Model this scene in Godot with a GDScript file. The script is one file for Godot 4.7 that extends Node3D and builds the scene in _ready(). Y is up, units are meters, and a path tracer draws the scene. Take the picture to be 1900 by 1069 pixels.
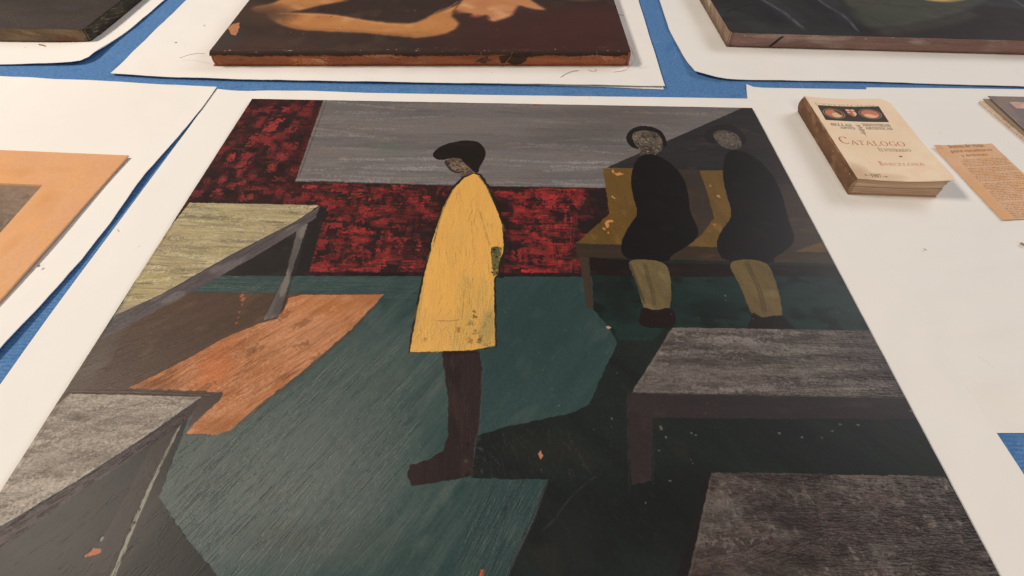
extends Node3D

# ------------------------------------------------------------------ noise and a small paint box
const NS := 1024
var smooth_noise: PackedByteArray
var rough_noise: PackedByteArray
var speck_noise: PackedByteArray


func noise_bytes(kind: int, freq: float, octaves: int, seed_: int) -> PackedByteArray:
	var f := FastNoiseLite.new()
	f.noise_type = kind
	f.frequency = freq
	f.fractal_octaves = octaves
	f.fractal_type = FastNoiseLite.FRACTAL_FBM if octaves > 1 else FastNoiseLite.FRACTAL_NONE
	f.seed = seed_
	var im := f.get_seamless_image(NS, NS, false, false, 0.15, true)
	im.convert(Image.FORMAT_L8)
	# spread the values evenly over 0..255, so that thresholds mean shares of the surface
	var b := im.get_data()
	var count := PackedInt32Array()
	count.resize(256)
	for v in b:
		count[v] += 1
	var lut := PackedByteArray()
	lut.resize(256)
	var sum := 0
	for k in 256:
		lut[k] = int(255.0 * (sum + count[k] * 0.5) / b.size())
		sum += count[k]
	for k in b.size():
		b[k] = lut[b[k]]
	return b


class Paint:
	var w: int
	var h: int
	var c := PackedFloat32Array()
	var z := PackedFloat32Array()
	var id := PackedByteArray()
	var sn: PackedByteArray
	var rn: PackedByteArray
	var rng := RandomNumberGenerator.new()

	func _init(width: int, height: int, base: Color, s: PackedByteArray, r: PackedByteArray, seed_: int) -> void:
		w = width
		h = height
		sn = s
		rn = r
		rng.seed = seed_
		c.resize(w * h * 3)
		z.resize(w * h)
		id.resize(w * h)
		for i in w * h:
			c[3 * i] = base.r
			c[3 * i + 1] = base.g
			c[3 * i + 2] = base.b

	func wobbled(pts: PackedVector2Array, wob: float) -> PackedVector2Array:
		var out := PackedVector2Array()
		for i in pts.size():
			var a := pts[i]
			var b := pts[(i + 1) % pts.size()]
			var n := maxi(1, int(a.distance_to(b) / 5.0))
			for k in n:
				var q := a.lerp(b, float(k) / n)
				var j := ((int(q.x * 0.9) & 1023) + ((int(q.y * 0.9) & 1023) << 10))
				var j2 := ((int(q.x * 0.9 + 400) & 1023) + ((int(q.y * 0.9 + 300) & 1023) << 10))
				out.append(q + Vector2(rn[j] / 255.0 - 0.5, rn[j2] / 255.0 - 0.5) * wob * 1.5)
		return out

	# Fills a shape with streaked paint: colour a to b along the streaks, c3 in blotches. rid < 0 keeps the region that is there; al < 1 is a glaze.
	func fill(poly: PackedVector2Array, rid: int, a: Color, b: Color, c3: Color, ang := 0.0, fx := 0.12, fy := 0.7, k := 1.0, rel := 0.5, wob := 1.2, t2 := 0.7, al := 1.0, grain := 0.07, only := -1) -> void:
		var pts := wobbled(poly, wob) if wob > 0.0 else poly
		var lo := 1e9
		var hi := -1e9
		for q in pts:
			lo = minf(lo, q.y)
			hi = maxf(hi, q.y)
		var ca := cos(ang)
		var sa := sin(ang)
		var n := pts.size()
		for y in range(maxi(0, int(floor(lo))), mini(h - 1, int(ceil(hi))) + 1):
			var yc := y + 0.5
			var xs := PackedFloat32Array()
			for i in n:
				var p1 := pts[i]
				var p2 := pts[(i + 1) % n]
				if (p1.y <= yc) != (p2.y <= yc):
					xs.append(p1.x + (yc - p1.y) / (p2.y - p1.y) * (p2.x - p1.x))
			xs.sort()
			for s in range(0, xs.size() - 1, 2):
				var xa := xs[s]
				var xb := xs[s + 1]
				for x in range(maxi(0, int(floor(xa))), mini(w - 1, int(floor(xb))) + 1):
					var cover := clampf(minf(x + 1.0, xb) - maxf(float(x), xa), 0.0, 1.0) * al
					var i := y * w + x
					if only >= 0 and id[i] != only:
						continue
					var u := x * ca + y * sa
					var v := y * ca - x * sa
					var n1 := sn[(int(u * fx) & 1023) + ((int(v * fy) & 1023) << 10)] / 255.0
					var n1b := rn[(int(u * fx * 2.1) & 1023) + ((int(v * fy * 1.3 + 77) & 1023) << 10)] / 255.0
					var n2 := sn[(int(x * 0.31 + 211) & 1023) + ((int(y * 0.31 + 97) & 1023) << 10)] / 255.0
					var n3 := rn[(int(x * 1.7 + n1 * 9) & 1023) + ((int(y * 1.7) & 1023) << 10)] / 255.0
					var m := clampf((n1 * 0.6 + n1b * 0.4 - 0.5) * k + 0.5, 0.0, 1.0)
					var q := clampf((n2 * 0.7 + n1b * 0.3 - t2) / 0.22, 0.0, 1.0)
					var g := 1.0 + (n3 - 0.5) * grain
					var j := 3 * i
					c[j] = lerpf(c[j], lerpf(lerpf(a.r, b.r, m), c3.r, q) * g, cover)
					c[j + 1] = lerpf(c[j + 1], lerpf(lerpf(a.g, b.g, m), c3.g, q) * g, cover)
					c[j + 2] = lerpf(c[j + 2], lerpf(lerpf(a.b, b.b, m), c3.b, q) * g, cover)
					if rid >= 0:
						z[i] = lerpf(z[i], (m - 0.5) * rel + (n3 - 0.5) * rel * 0.12, cover)
						if cover > 0.5:
							id[i] = rid

	func flat(poly: PackedVector2Array, col: Color, al := 1.0, wob := 0.0) -> void:
		fill(poly, -1, col, col, col, 0.0, 0.1, 0.1, 0.0, 0.0, wob, 2.0, al, 0.05)

	# One brush stroke: parallel bristles, each with its own load of paint.
	func stroke(p: Vector2, ang: float, length: float, width: int, col: Color, al: float, rel: float, rid: int, dry := 0.3, bend := 0.0) -> void:
		for jb in width:
			var load_ := rng.randf_range(0.25, 1.0) * al
			var start := rng.randf_range(0.0, 0.15) * length
			var stop := length * rng.randf_range(0.75, 1.0)
			var q := p + Vector2.from_angle(ang + PI / 2) * (jb - width * 0.5)
			var rise := rng.randf_range(-1.0, 1.0) * rel
			for t in range(int(start), int(stop)):
				var a2 := ang + bend * t / length
				var s := q + Vector2(cos(a2), sin(a2)) * t
				var x := int(s.x)
				var y := int(s.y)
				if x < 0 or y < 0 or x >= w or y >= h:
					continue
				var i := y * w + x
				if rid >= 0 and id[i] != rid:
					continue
				var nn := rn[(int(t * 0.5 + q.x * 3) & 1023) + ((int(q.y * 3.1 + jb * 5) & 1023) << 10)] / 255.0
				if nn < dry:
					continue
				var f := load_ * clampf((stop - t) / (0.2 * length), 0.2, 1.0)
				var j := 3 * i
				c[j] = lerpf(c[j], col.r, f)
				c[j + 1] = lerpf(c[j + 1], col.g, f)
				c[j + 2] = lerpf(c[j + 2], col.b, f)
				z[i] += rise * (0.5 + nn)

	func strokes(rid: int, box: Rect2, n: int, ang: float, jit: float, l0: float, l1: float, w0: int, w1: int, cols: Array, al: float, rel: float, dry := 0.3) -> void:
		var done := 0
		var tries := 0
		while done < n and tries < n * 12:
			tries += 1
			var p := box.position + Vector2(rng.randf(), rng.randf()) * box.size
			var x := int(p.x)
			var y := int(p.y)
			if x < 0 or y < 0 or x >= w or y >= h or (rid >= 0 and id[y * w + x] != rid):
				continue
			done += 1
			var len_ := rng.randf_range(l0, l1)
			var a := ang + rng.randfn(0.0, jit)
			stroke(p - Vector2.from_angle(a) * len_ * 0.5, a, len_, rng.randi_range(w0, w1), cols[rng.randi() % cols.size()], al * rng.randf_range(0.4, 1.0), rel, rid, dry)

	# A ragged touch of a palette knife: full in its middle, broken towards its rim.
	func dab(p: Vector2, size: Vector2, ang: float, col: Color, al: float, rel: float, rid: int, ragged := 0.8, fine := 1.3) -> void:
		var r := size.length() * 0.6
		var ca := cos(ang)
		var sa := sin(ang)
		var off := rng.randi() & 1023
		for y in range(maxi(0, int(p.y - r)), mini(h - 1, int(p.y + r)) + 1):
			for x in range(maxi(0, int(p.x - r)), mini(w - 1, int(p.x + r)) + 1):
				var i := y * w + x
				if rid >= 0 and id[i] != rid:
					continue
				var u := ((x - p.x) * ca + (y - p.y) * sa) / (size.x * 0.5)
				var v := ((y - p.y) * ca - (x - p.x) * sa) / (size.y * 0.5)
				var e := 1.0 - maxf(absf(u), absf(v))
				if e < -0.25:
					continue
				var nn := rn[(int(x * fine + off) & 1023) + ((int(y * fine + off * 3) & 1023) << 10)] / 255.0
				var n2 := sn[(int(x * 0.9 + off) & 1023) + ((int(y * 0.9) & 1023) << 10)] / 255.0
				var f := clampf((e * 1.3 + (nn * 0.6 + n2 * 0.5 - 0.62) * ragged * 2.0) * 5.0, 0.0, 1.0) * al
				if f <= 0.01:
					continue
				var g := 0.88 + 0.24 * nn
				var j := 3 * i
				c[j] = lerpf(c[j], col.r * g, f)
				c[j + 1] = lerpf(c[j + 1], col.g * g, f)
				c[j + 2] = lerpf(c[j + 2], col.b * g, f)
				z[i] += rel * f * (0.4 + nn)

	func dabs(box: Rect2, n: int, w0: float, w1: float, h0: float, h1: float, cols: Array, a0: float, a1: float, rel: float, rid: int, ragged: float, angs: Array, fines: Array) -> void:
		for k in n:
			dab(box.position + Vector2(rng.randf(), rng.randf()) * box.size, Vector2(rng.randf_range(w0, w1), rng.randf_range(h0, h1)), angs[rng.randi() % angs.size()] + rng.randfn(0.0, 0.08), cols[rng.randi() % cols.size()], rng.randf_range(a0, a1), rel, rid, ragged, fines[rng.randi() % fines.size()])

	# Two uneven touches of the knife on top of each other.
	func knife(x: float, y: float, dx: float, dy: float, cols: Array, rid: int) -> void:
		for k in 2:
			dab(Vector2(x + rng.randfn(0.0, 4.0), y + rng.randfn(0.0, 4.0)), Vector2(dx * rng.randf_range(0.7, 1.1), dy * rng.randf_range(0.6, 1.05)), rng.randfn(0.0, 0.08), cols[rng.randi() % cols.size()], rng.randf_range(0.5, 0.95), 0.9, rid, 1.15, [0.9, 1.4, 2.1][rng.randi() % 3])

	func chips(box: Rect2, n: int, r0: float, r1: float, cols: Array) -> void:
		for k in n:
			chip(box.position + Vector2(rng.randf(), rng.randf()) * box.size, rng.randf_range(r0, r1), rng.randf_range(r0, r1), cols[rng.randi() % cols.size()])

	# Blends wet paint: a box blur of the colours in a part of the picture.
	func soften(box: Rect2i, r: int, passes := 2) -> void:
		var x0 := maxi(0, box.position.x)
		var x1 := mini(w, box.end.x)
		var y0 := maxi(0, box.position.y)
		var y1 := mini(h, box.end.y)
		for k in passes:
			for ch in 3:
				for y in range(y0, y1):
					var line_ := PackedFloat32Array()
					line_.resize(x1 - x0)
					var sum := 0.0
					for x in range(-r, r + 1):
						sum += c[(y * w + clampi(x0 + x, x0, x1 - 1)) * 3 + ch]
					for x in x1 - x0:
						line_[x] = sum / (2 * r + 1)
						sum += c[(y * w + clampi(x0 + x + r + 1, x0, x1 - 1)) * 3 + ch] - c[(y * w + clampi(x0 + x - r, x0, x1 - 1)) * 3 + ch]
					for x in x1 - x0:
						c[(y * w + x0 + x) * 3 + ch] = line_[x]
				for x in range(x0, x1):
					var line_ := PackedFloat32Array()
					line_.resize(y1 - y0)
					var sum := 0.0
					for y in range(-r, r + 1):
						sum += c[(clampi(y0 + y, y0, y1 - 1) * w + x) * 3 + ch]
					for y in y1 - y0:
						line_[y] = sum / (2 * r + 1)
						sum += c[(clampi(y0 + y + r + 1, y0, y1 - 1) * w + x) * 3 + ch] - c[(clampi(y0 + y - r, y0, y1 - 1) * w + x) * 3 + ch]
					for y in y1 - y0:
						c[((y0 + y) * w + x) * 3 + ch] = line_[y]

	# A soft blot of colour (out-of-focus modelling, stains).
	func blot(p: Vector2, rx: float, ry: float, ang: float, col: Color, al: float, rid := -1, hard := 1.0) -> void:
		var r := maxf(rx, ry)
		var ca := cos(ang)
		var sa := sin(ang)
		for y in range(maxi(0, int(p.y - r)), mini(h - 1, int(p.y + r)) + 1):
			for x in range(maxi(0, int(p.x - r)), mini(w - 1, int(p.x + r)) + 1):
				var i := y * w + x
				if rid >= 0 and id[i] != rid:
					continue
				var u := ((x - p.x) * ca + (y - p.y) * sa) / rx
				var v := ((y - p.y) * ca - (x - p.x) * sa) / ry
				var d := u * u + v * v
				if d >= 1.0:
					continue
				var nn := rn[(int(x * 0.8) & 1023) + ((int(y * 0.8) & 1023) << 10)] / 255.0
				var f := clampf((1.0 - d) * hard + (nn - 0.5) * 0.2, 0.0, 1.0) * al * minf(1.0, (1.0 - d) * 6.0)
				var j := 3 * i
				c[j] = lerpf(c[j], col.r, f)
				c[j + 1] = lerpf(c[j + 1], col.g, f)
				c[j + 2] = lerpf(c[j + 2], col.b, f)

	# One continuous stroke along a path.
	func line(pts: PackedVector2Array, width: float, col: Color, al := 1.0, rel := 0.0, dry := 0.2, rid := -1) -> void:
		var n := maxi(1, int(width))
		var loads := PackedFloat32Array()
		var rises := PackedFloat32Array()
		for jb in n:
			loads.append(rng.randf_range(0.45, 1.0) * al)
			rises.append(rng.randf_range(-1.0, 1.0) * rel)
		var run := 0.0
		var total := 0.0
		for k in pts.size() - 1:
			total += pts[k].distance_to(pts[k + 1])
		for k in pts.size() - 1:
			var d := pts[k + 1] - pts[k]
			var l := d.length()
			if l < 0.001:
				continue
			d /= l
			var side := d.orthogonal()
			var t := 0.0
			while t < l:
				var q := pts[k] + d * t
				var fade := minf(1.0, minf(run + t, total - run - t) / (0.08 * total + 1.0) + 0.15)
				for jb in n * 2:
					var o := jb * 0.5 - n * 0.5
					var x := int(q.x + side.x * o)
					var y := int(q.y + side.y * o)
					if x < 0 or y < 0 or x >= w or y >= h:
						continue
					var i := y * w + x
					if rid >= 0 and id[i] != rid:
						continue
					var nn := rn[(int((run + t) * 0.5) & 1023) + (((jb * 7 + n * 31) & 1023) << 10)] / 255.0
					if nn < dry:
						continue
					var f := 1.0 - sqrt(1.0 - minf(0.999, loads[jb >> 1] * fade))
					var j := 3 * i
					c[j] = lerpf(c[j], col.r, f)
					c[j + 1] = lerpf(c[j + 1], col.g, f)
					c[j + 2] = lerpf(c[j + 2], col.b, f)
					z[i] += rises[jb >> 1] * (0.3 + 0.3 * nn)
				t += 1.0
			run += l

	func chip(p: Vector2, rx: float, ry: float, col: Color, depth := -0.6) -> void:
		var poly := PackedVector2Array()
		for k in 9:
			poly.append(p + Vector2(cos(k * TAU / 9) * rx, sin(k * TAU / 9) * ry) * rng.randf_range(0.5, 1.25))
		flat(poly, col, 1.0, 0.0)
		for y in range(maxi(0, int(p.y - ry)), mini(h - 1, int(p.y + ry)) + 1):
			for x in range(maxi(0, int(p.x - rx)), mini(w - 1, int(p.x + rx)) + 1):
				z[y * w + x] += depth * 0.6

	func albedo() -> ImageTexture:
		var b := PackedByteArray()
		b.resize(w * h * 3)
		for i in w * h * 3:
			b[i] = clampi(int(c[i] * 255.0 + 0.5), 0, 255)
		return ImageTexture.create_from_image(Image.create_from_data(w, h, false, Image.FORMAT_RGB8, b))

	func normals(strength: float) -> ImageTexture:
		var b := PackedByteArray()
		b.resize(w * h * 3)
		for y in h:
			var y0 := maxi(0, y - 1) * w
			var y1 := mini(h - 1, y + 1) * w
			for x in w:
				var dx := (z[y * w + maxi(0, x - 1)] - z[y * w + mini(w - 1, x + 1)]) * strength
				var dy := (z[y1 + x] - z[y0 + x]) * strength
				var l := 127.0 / sqrt(dx * dx + dy * dy + 1.0)
				var i := (y * w + x) * 3
				b[i] = int(128.0 + dx * l)
				b[i + 1] = int(128.0 + dy * l)
				b[i + 2] = int(128.0 + l)
		return ImageTexture.create_from_image(Image.create_from_data(w, h, false, Image.FORMAT_RGB8, b))


func pv(a: Array) -> PackedVector2Array:
	var out := PackedVector2Array()
	for i in range(0, a.size(), 2):
		out.append(Vector2(a[i], a[i + 1]))
	return out


func curved(p: PackedVector2Array, closed := true) -> PackedVector2Array:
	for r in 2:
		var q := PackedVector2Array()
		var n := p.size()
		if not closed:
			q.append(p[0])
		for i in n if closed else n - 1:
			q.append(p[i].lerp(p[(i + 1) % n], 0.25))
			q.append(p[i].lerp(p[(i + 1) % n], 0.75))
		if not closed:
			q.append(p[n - 1])
		p = q
	return p


func k8(r: int, g: int, b: int) -> Color:
	return Color(r / 255.0, g / 255.0, b / 255.0)


# Prints lettering into a picture: the outlines of a TextMesh, filled triangle by triangle.
func letters(p: Paint, text: String, at: Vector2, height: float, font: String, col: Color, al := 1.0, width := 0.0, slant := 0.0, weight := 400) -> float:
	var f := SystemFont.new()
	f.font_names = PackedStringArray([font])
	f.font_weight = weight
	var t := TextMesh.new()
	t.font = f
	t.font_size = 64
	t.pixel_size = 1.0
	t.depth = 0.0
	t.curve_step = 2.0
	t.text = text
	t.horizontal_alignment = HORIZONTAL_ALIGNMENT_LEFT
	t.vertical_alignment = VERTICAL_ALIGNMENT_BOTTOM
	var a := t.get_mesh_arrays()
	var v: PackedVector3Array = a[Mesh.ARRAY_VERTEX]
	var ix: PackedInt32Array = a[Mesh.ARRAY_INDEX]
	var lo := Vector2(1e9, 1e9)
	var hi := -lo
	for q in v:
		lo = lo.min(Vector2(q.x, q.y))
		hi = hi.max(Vector2(q.x, q.y))
	var s := height / maxf(hi.y - lo.y, 0.001)
	var stretch := width / ((hi.x - lo.x) * s) if width > 0.0 else 1.0
	for k in range(0, ix.size(), 3):
		var tri := PackedVector2Array()
		for m in 3:
			var q := v[ix[k + m]]
			var yy := (q.y - lo.y) * s
			tri.append(at + Vector2((q.x - lo.x) * s * stretch + yy * slant, -yy))
		p.flat(tri, col, al)
	return (hi.x - lo.x) * s * stretch


# ------------------------------------------------------------------ things, parts and materials
var taken := {}


func numbered(called: String) -> String:
	var n: int = taken.get(called, 0)
	taken[called] = n + 1
	return called if n == 0 else "%s_%03d" % [called, n]


func tag(o: Node, label: String, category: String, group := "") -> Node:
	o.set_meta("label", label)
	o.set_meta("category", category)
	if group:
		o.set_meta("group", group)
	return o


func thing(called: String, label: String, category: String, at := Vector3.ZERO, group := "") -> Node3D:
	var o := Node3D.new()
	o.name = numbered(called)
	o.position = at
	add_child(o, true)
	tag(o, label, category, group)
	return o


func piece(called: String, mesh: Mesh, m: Material, parent: Node3D) -> MeshInstance3D:
	var o := MeshInstance3D.new()
	o.name = numbered(called) if parent == self else called
	if parent != self:
		var n := 0
		while parent.has_node(NodePath(o.name)):
			n += 1
			o.name = "%s_%03d" % [called, n]
	o.mesh = mesh
	o.material_override = m
	if parent != self:
		o.position = -parent.position if parent.get_parent() == self else Vector3.ZERO
	parent.add_child(o, true)
	return o


func mat(col: Color, rough: float, spec := 0.5) -> StandardMaterial3D:
	var m := StandardMaterial3D.new()
	m.albedo_color = col
	m.roughness = rough
	m.metallic_specular = spec
	m.cull_mode = BaseMaterial3D.CULL_DISABLED
	return m


func painted(p: Paint, rough: float, spec: float, strength: float, tint := Color.WHITE) -> StandardMaterial3D:
	var m := mat(tint, rough, spec)
	m.albedo_texture = p.albedo()
	if strength > 0.0:
		m.normal_enabled = true
		m.normal_texture = p.normals(strength)
	return m


# A grid of points (rows of equal length) as triangles, facing up when u runs right (+x) and v runs towards the viewer (+z).
func grid(st: SurfaceTool, rows: Array, uvs := true, flip := false, close_u := false) -> void:
	var nv := rows.size()
	var nu: int = rows[0].size()
	for i in nv - 1:
		for j in nu - 1:
			var q := [Vector2i(i, j), Vector2i(i, j + 1), Vector2i(i + 1, j + 1), Vector2i(i, j), Vector2i(i + 1, j + 1), Vector2i(i + 1, j)]
			if flip:
				q.reverse()
			for k: Vector2i in q:
				if uvs:
					st.set_uv(Vector2(float(k.y) / (nu - 1), float(k.x) / (nv - 1)))
				st.add_vertex(rows[k.x][k.y])


func meshed(st: SurfaceTool, tangents := true) -> ArrayMesh:
	st.index()
	st.generate_normals()
	if tangents:
		st.generate_tangents()
	return st.commit()


func begin(smoothed := true) -> SurfaceTool:
	var st := SurfaceTool.new()
	st.begin(Mesh.PRIMITIVE_TRIANGLES)
	st.set_smooth_group(0 if smoothed else -1)
	return st


func along(p: PackedVector2Array, t: float) -> Vector2:
	var total := 0.0
	for i in p.size() - 1:
		total += p[i].distance_to(p[i + 1])
	var want := t * total
	for i in p.size() - 1:
		var d := p[i].distance_to(p[i + 1])
		if want <= d or i == p.size() - 2:
			return p[i].lerp(p[i + 1], clampf(want / maxf(d, 1e-9), 0.0, 1.0))
		want -= d
	return p[-1]


# The point (u, v) of the patch between four edges: far and near run left to right, left and right run from far to near.
func patch(far: PackedVector2Array, near: PackedVector2Array, left: PackedVector2Array, right: PackedVector2Array, u: float, v: float) -> Vector2:
	var a := along(far, u).lerp(along(near, u), v)
	var b := along(left, v).lerp(along(right, v), u)
	var d := far[0].lerp(far[-1], u).lerp(near[0].lerp(near[-1], u), v)
	return a + b - d


var ripple := FastNoiseLite.new()


# A sheet of heavy paper: edges as cut, a slight wave, corners and edges that lift where `lifts` says so ([x, z, radius, height]).
func sheet(far: PackedVector2Array, near: PackedVector2Array, left: PackedVector2Array, right: PackedVector2Array, y0: float, thick: float, wave: float, lifts: Array, nu := 90, nv := 90) -> ArrayMesh:
	var top := []
	var under := []
	for i in nv + 1:
		var r := PackedVector3Array()
		var b := PackedVector3Array()
		for j in nu + 1:
			var u := float(j) / nu
			var v := float(i) / nv
			var q := patch(far, near, left, right, u, v)
			var e := minf(minf(q.distance_to(along(far, u)), q.distance_to(along(near, u))), minf(q.distance_to(along(left, v)), q.distance_to(along(right, v))))
			var rim := clampf(1.0 - e / 0.06, 0.0, 1.0)
			var y := y0 + wave * rim * rim * (0.5 + 0.5 * ripple.get_noise_2d(q.x * 900.0, q.y * 900.0))
			for l: Array in lifts:
				var d := q.distance_to(Vector2(l[0], l[1])) / float(l[2])
				if d < 1.0:
					y += l[3] * pow(1.0 - d, 2.0)
			r.append(Vector3(q.x, y + thick, q.y))
			b.append(Vector3(q.x, y, q.y))
		top.append(r)
		under.append(b)
	var st := begin()
	grid(st, top)
	st.set_smooth_group(1)
	grid(st, under, true, true)
	st.set_smooth_group(2)
	grid(st, [top[nv], under[nv]])
	grid(st, [top[0], under[0]], true, true)
	for j: int in [0, nu]:
		var a := PackedVector3Array()
		var b := PackedVector3Array()
		for i in nv + 1:
			a.append(top[i][j])
			b.append(under[i][j])
		grid(st, [a, b], true, j != 0)
	return meshed(st)


# A painted canvas on its stretcher: the face, four edges and a back. corners: far left, far right, near right, near left.
func stretched(o: Node3D, c: Array, y0: float, t: float, face: Material, edge: Array, uneven: float, seed_: int, lip := 0.0, inset := 0.001, corner := 0.004) -> void:
	var n := FastNoiseLite.new()
	n.seed = seed_
	n.frequency = 1.0
	var mid: Vector2 = (c[0] + c[1] + c[2] + c[3]) / 4.0
	var nu := 80
	var nv := 60
	var rows := []
	for i in nv + 1:
		var r := PackedVector3Array()
		for j in nu + 1:
			var u := float(j) / nu
			var v := float(i) / nv
			var q: Vector2 = c[0].lerp(c[1], u).lerp(c[3].lerp(c[2], u), v)
			var eu := minf(u, 1.0 - u) * (c[0] as Vector2).distance_to(c[1])
			var ev := minf(v, 1.0 - v) * (c[0] as Vector2).distance_to(c[3])
			if eu < corner and ev < corner:
				var far_ := Vector2(corner - eu, corner - ev).length()
				if far_ > corner:
					q += (mid - q).normalized() * (far_ - corner)
			var w := uneven * Vector2(n.get_noise_2d(q.x * 40.0, q.y * 40.0), n.get_noise_2d(q.x * 40.0 + 70.0, q.y * 40.0))
			var rim := minf(minf(u, 1.0 - u), minf(v, 1.0 - v))
			var y := y0 + t - 0.0012 * pow(clampf(1.0 - rim * 40.0, 0.0, 1.0), 2.0) - 0.0006 * clampf(rim * 6.0, 0.0, 1.0) + uneven * 0.3 * n.get_noise_2d(q.x * 25.0, q.y * 25.0)
			var push := (q - mid).normalized() * inset * -1.0
			if lip > 0.0 and i == nv:
				w.y += lip * (0.35 + 0.9 * absf(n.get_noise_2d(q.x * 120.0, 5.0))) + lip * 0.5 * n.get_noise_2d(q.x * 500.0, 9.0)
				y += 0.0006 + lip * 0.5 * n.get_noise_2d(q.x * 30.0, 3.0)
			r.append(Vector3(q.x + w.x + push.x, y, q.y + w.y + push.y))
		rows.append(r)
	var st := begin()
	grid(st, rows)
	piece("canvas", meshed(st), face, o)
	for s in 4:
		var a: Vector2 = c[[3, 2, 1, 0][s]]
		var b: Vector2 = c[[2, 1, 0, 3][s]]
		var out := (b - a).orthogonal().normalized()
		if out.dot((a + b) * 0.5 - mid) < 0.0:
			out = -out
		var strip := []
		var ne := 90
		for i in 9:
			var r := PackedVector3Array()
			for j in ne + 1:
				var f := float(j) / ne
				var q := a.lerp(b, f)
				var v := i / 8.0
				var bulge := sin(v * PI) * 0.0012 + uneven * 1.1 * n.get_noise_3d(f * 30.0, v * 2.0, s * 9.0) * sin(clampf(v, 0.05, 1.0) * PI) - 0.0016 * pow(v, 6.0)
				q += out * (bulge - 0.0002)
				# round the corners where the canvas is folded over
				var cr := minf(f, 1.0 - f) * a.distance_to(b)
				if cr < corner:
					q -= out * (corner - sqrt(maxf(0.0, corner * corner - pow(corner - cr, 2.0)))) * 0.8
				r.append(Vector3(q.x, y0 + t * (1.0 - v) - (0.0012 if i == 0 else 0.0), q.y))
			strip.append(r)
		var es := begin()
		grid(es, strip)
		piece("canvas_edge", meshed(es), edge[s % edge.size()], o)
	var bs := begin()
	var back := []
	for i in 2:
		back.append(PackedVector3Array([Vector3(c[[0, 3][i]].x, y0 + 0.0008, c[[0, 3][i]].y), Vector3(c[[1, 2][i]].x, y0 + 0.0008, c[[1, 2][i]].y)]))
	grid(bs, back, true, true)
	piece("stretcher_back", meshed(bs), edge[0], o)


# A flat board with slightly rounded rims. corners: far left, far right, near right, near left.
func board(c: Array, y0: float, t: float, rim := 0.0006, rag := 0.0) -> ArrayMesh:
	var n := FastNoiseLite.new()
	n.frequency = 1.0
	var st := begin()
	var side := 64
	var loop := PackedVector2Array()
	for s in 4:
		for k in side:
			loop.append(c[s].lerp(c[(s + 1) % 4], float(k) / side))
	loop.append(loop[0])
	var mid: Vector2 = (c[0] + c[1] + c[2] + c[3]) / 4.0
	var rings := []
	for lay: Vector2 in [Vector2(rim, t), Vector2(rim * 0.3, t - rim * 0.3), Vector2(0, t - rim), Vector2(0, rim), Vector2(rim, 0)]:
		var r := PackedVector3Array()
		for q in loop:
			var d := (q - mid).normalized()
			var ragged := rag * (n.get_noise_2d(q.x * 200.0, q.y * 200.0) + 0.6 * n.get_noise_2d(q.x * 700.0, q.y * 700.0))
			var e := q - d * (lay.x + ragged)
			r.append(Vector3(e.x, y0 + lay.y, e.y))
		rings.append(r)
	var ax: Vector2 = c[1] - c[0]
	var az: Vector2 = c[3] - c[0]
	var put := func(p: Vector3) -> void:
		var q := Vector2(p.x, p.z) - (c[0] as Vector2)
		st.set_uv(Vector2(q.dot(ax) / ax.length_squared(), q.dot(az) / az.length_squared()))
		st.add_vertex(p)
	var m := loop.size()
	for i in rings.size() - 1:
		st.set_smooth_group(1)
		for j in m - 1:
			for k: Vector2i in [Vector2i(i, j), Vector2i(i + 1, j + 1), Vector2i(i, j + 1), Vector2i(i, j), Vector2i(i + 1, j), Vector2i(i + 1, j + 1)]:
				put.call(rings[k.x][k.y])
	st.set_smooth_group(-1)
	for j in m - 1:
		put.call(rings[0][j])
		put.call(rings[0][j + 1])
		put.call(Vector3(mid.x, y0 + t, mid.y))
		put.call(rings[4][j])
		put.call(Vector3(mid.x, y0, mid.y))
		put.call(rings[4][j + 1])
	return meshed(st)


# A thread or fibre along points.
func tube(pts: PackedVector3Array, r: float, sides := 5) -> ArrayMesh:
	var cv := Curve3D.new()
	for i in pts.size():
		var d := (pts[mini(i + 1, pts.size() - 1)] - pts[maxi(i - 1, 0)]) * 0.17
		cv.add_point(pts[i], -d, d)
	var st := begin()
	var rows := []
	var n := pts.size() * 5
	for i in n + 1:
		var p := cv.sample_baked(cv.get_baked_length() * i / n, true)
		var q := cv.sample_baked(minf(cv.get_baked_length(), cv.get_baked_length() * (i + 0.5) / n), true)
		var q0 := cv.sample_baked(cv.get_baked_length() * maxf(0, i - 0.5) / n, true)
		var d := (q - q0).normalized()
		var a := d.cross(Vector3.UP).normalized()
		var b := a.cross(d)
		var ring := PackedVector3Array()
		var rr := r * (0.4 if i == 0 or i == n else 1.0)
		for s in sides + 1:
			ring.append(p + (a * cos(s * TAU / sides) + b * sin(s * TAU / sides)) * rr)
		rows.append(ring)
	grid(st, rows)
	return meshed(st, false)


func paint(w: int, h: int, base: Color, seed_: int) -> Paint:
	return Paint.new(w, h, base, smooth_noise, rough_noise, seed_)


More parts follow.
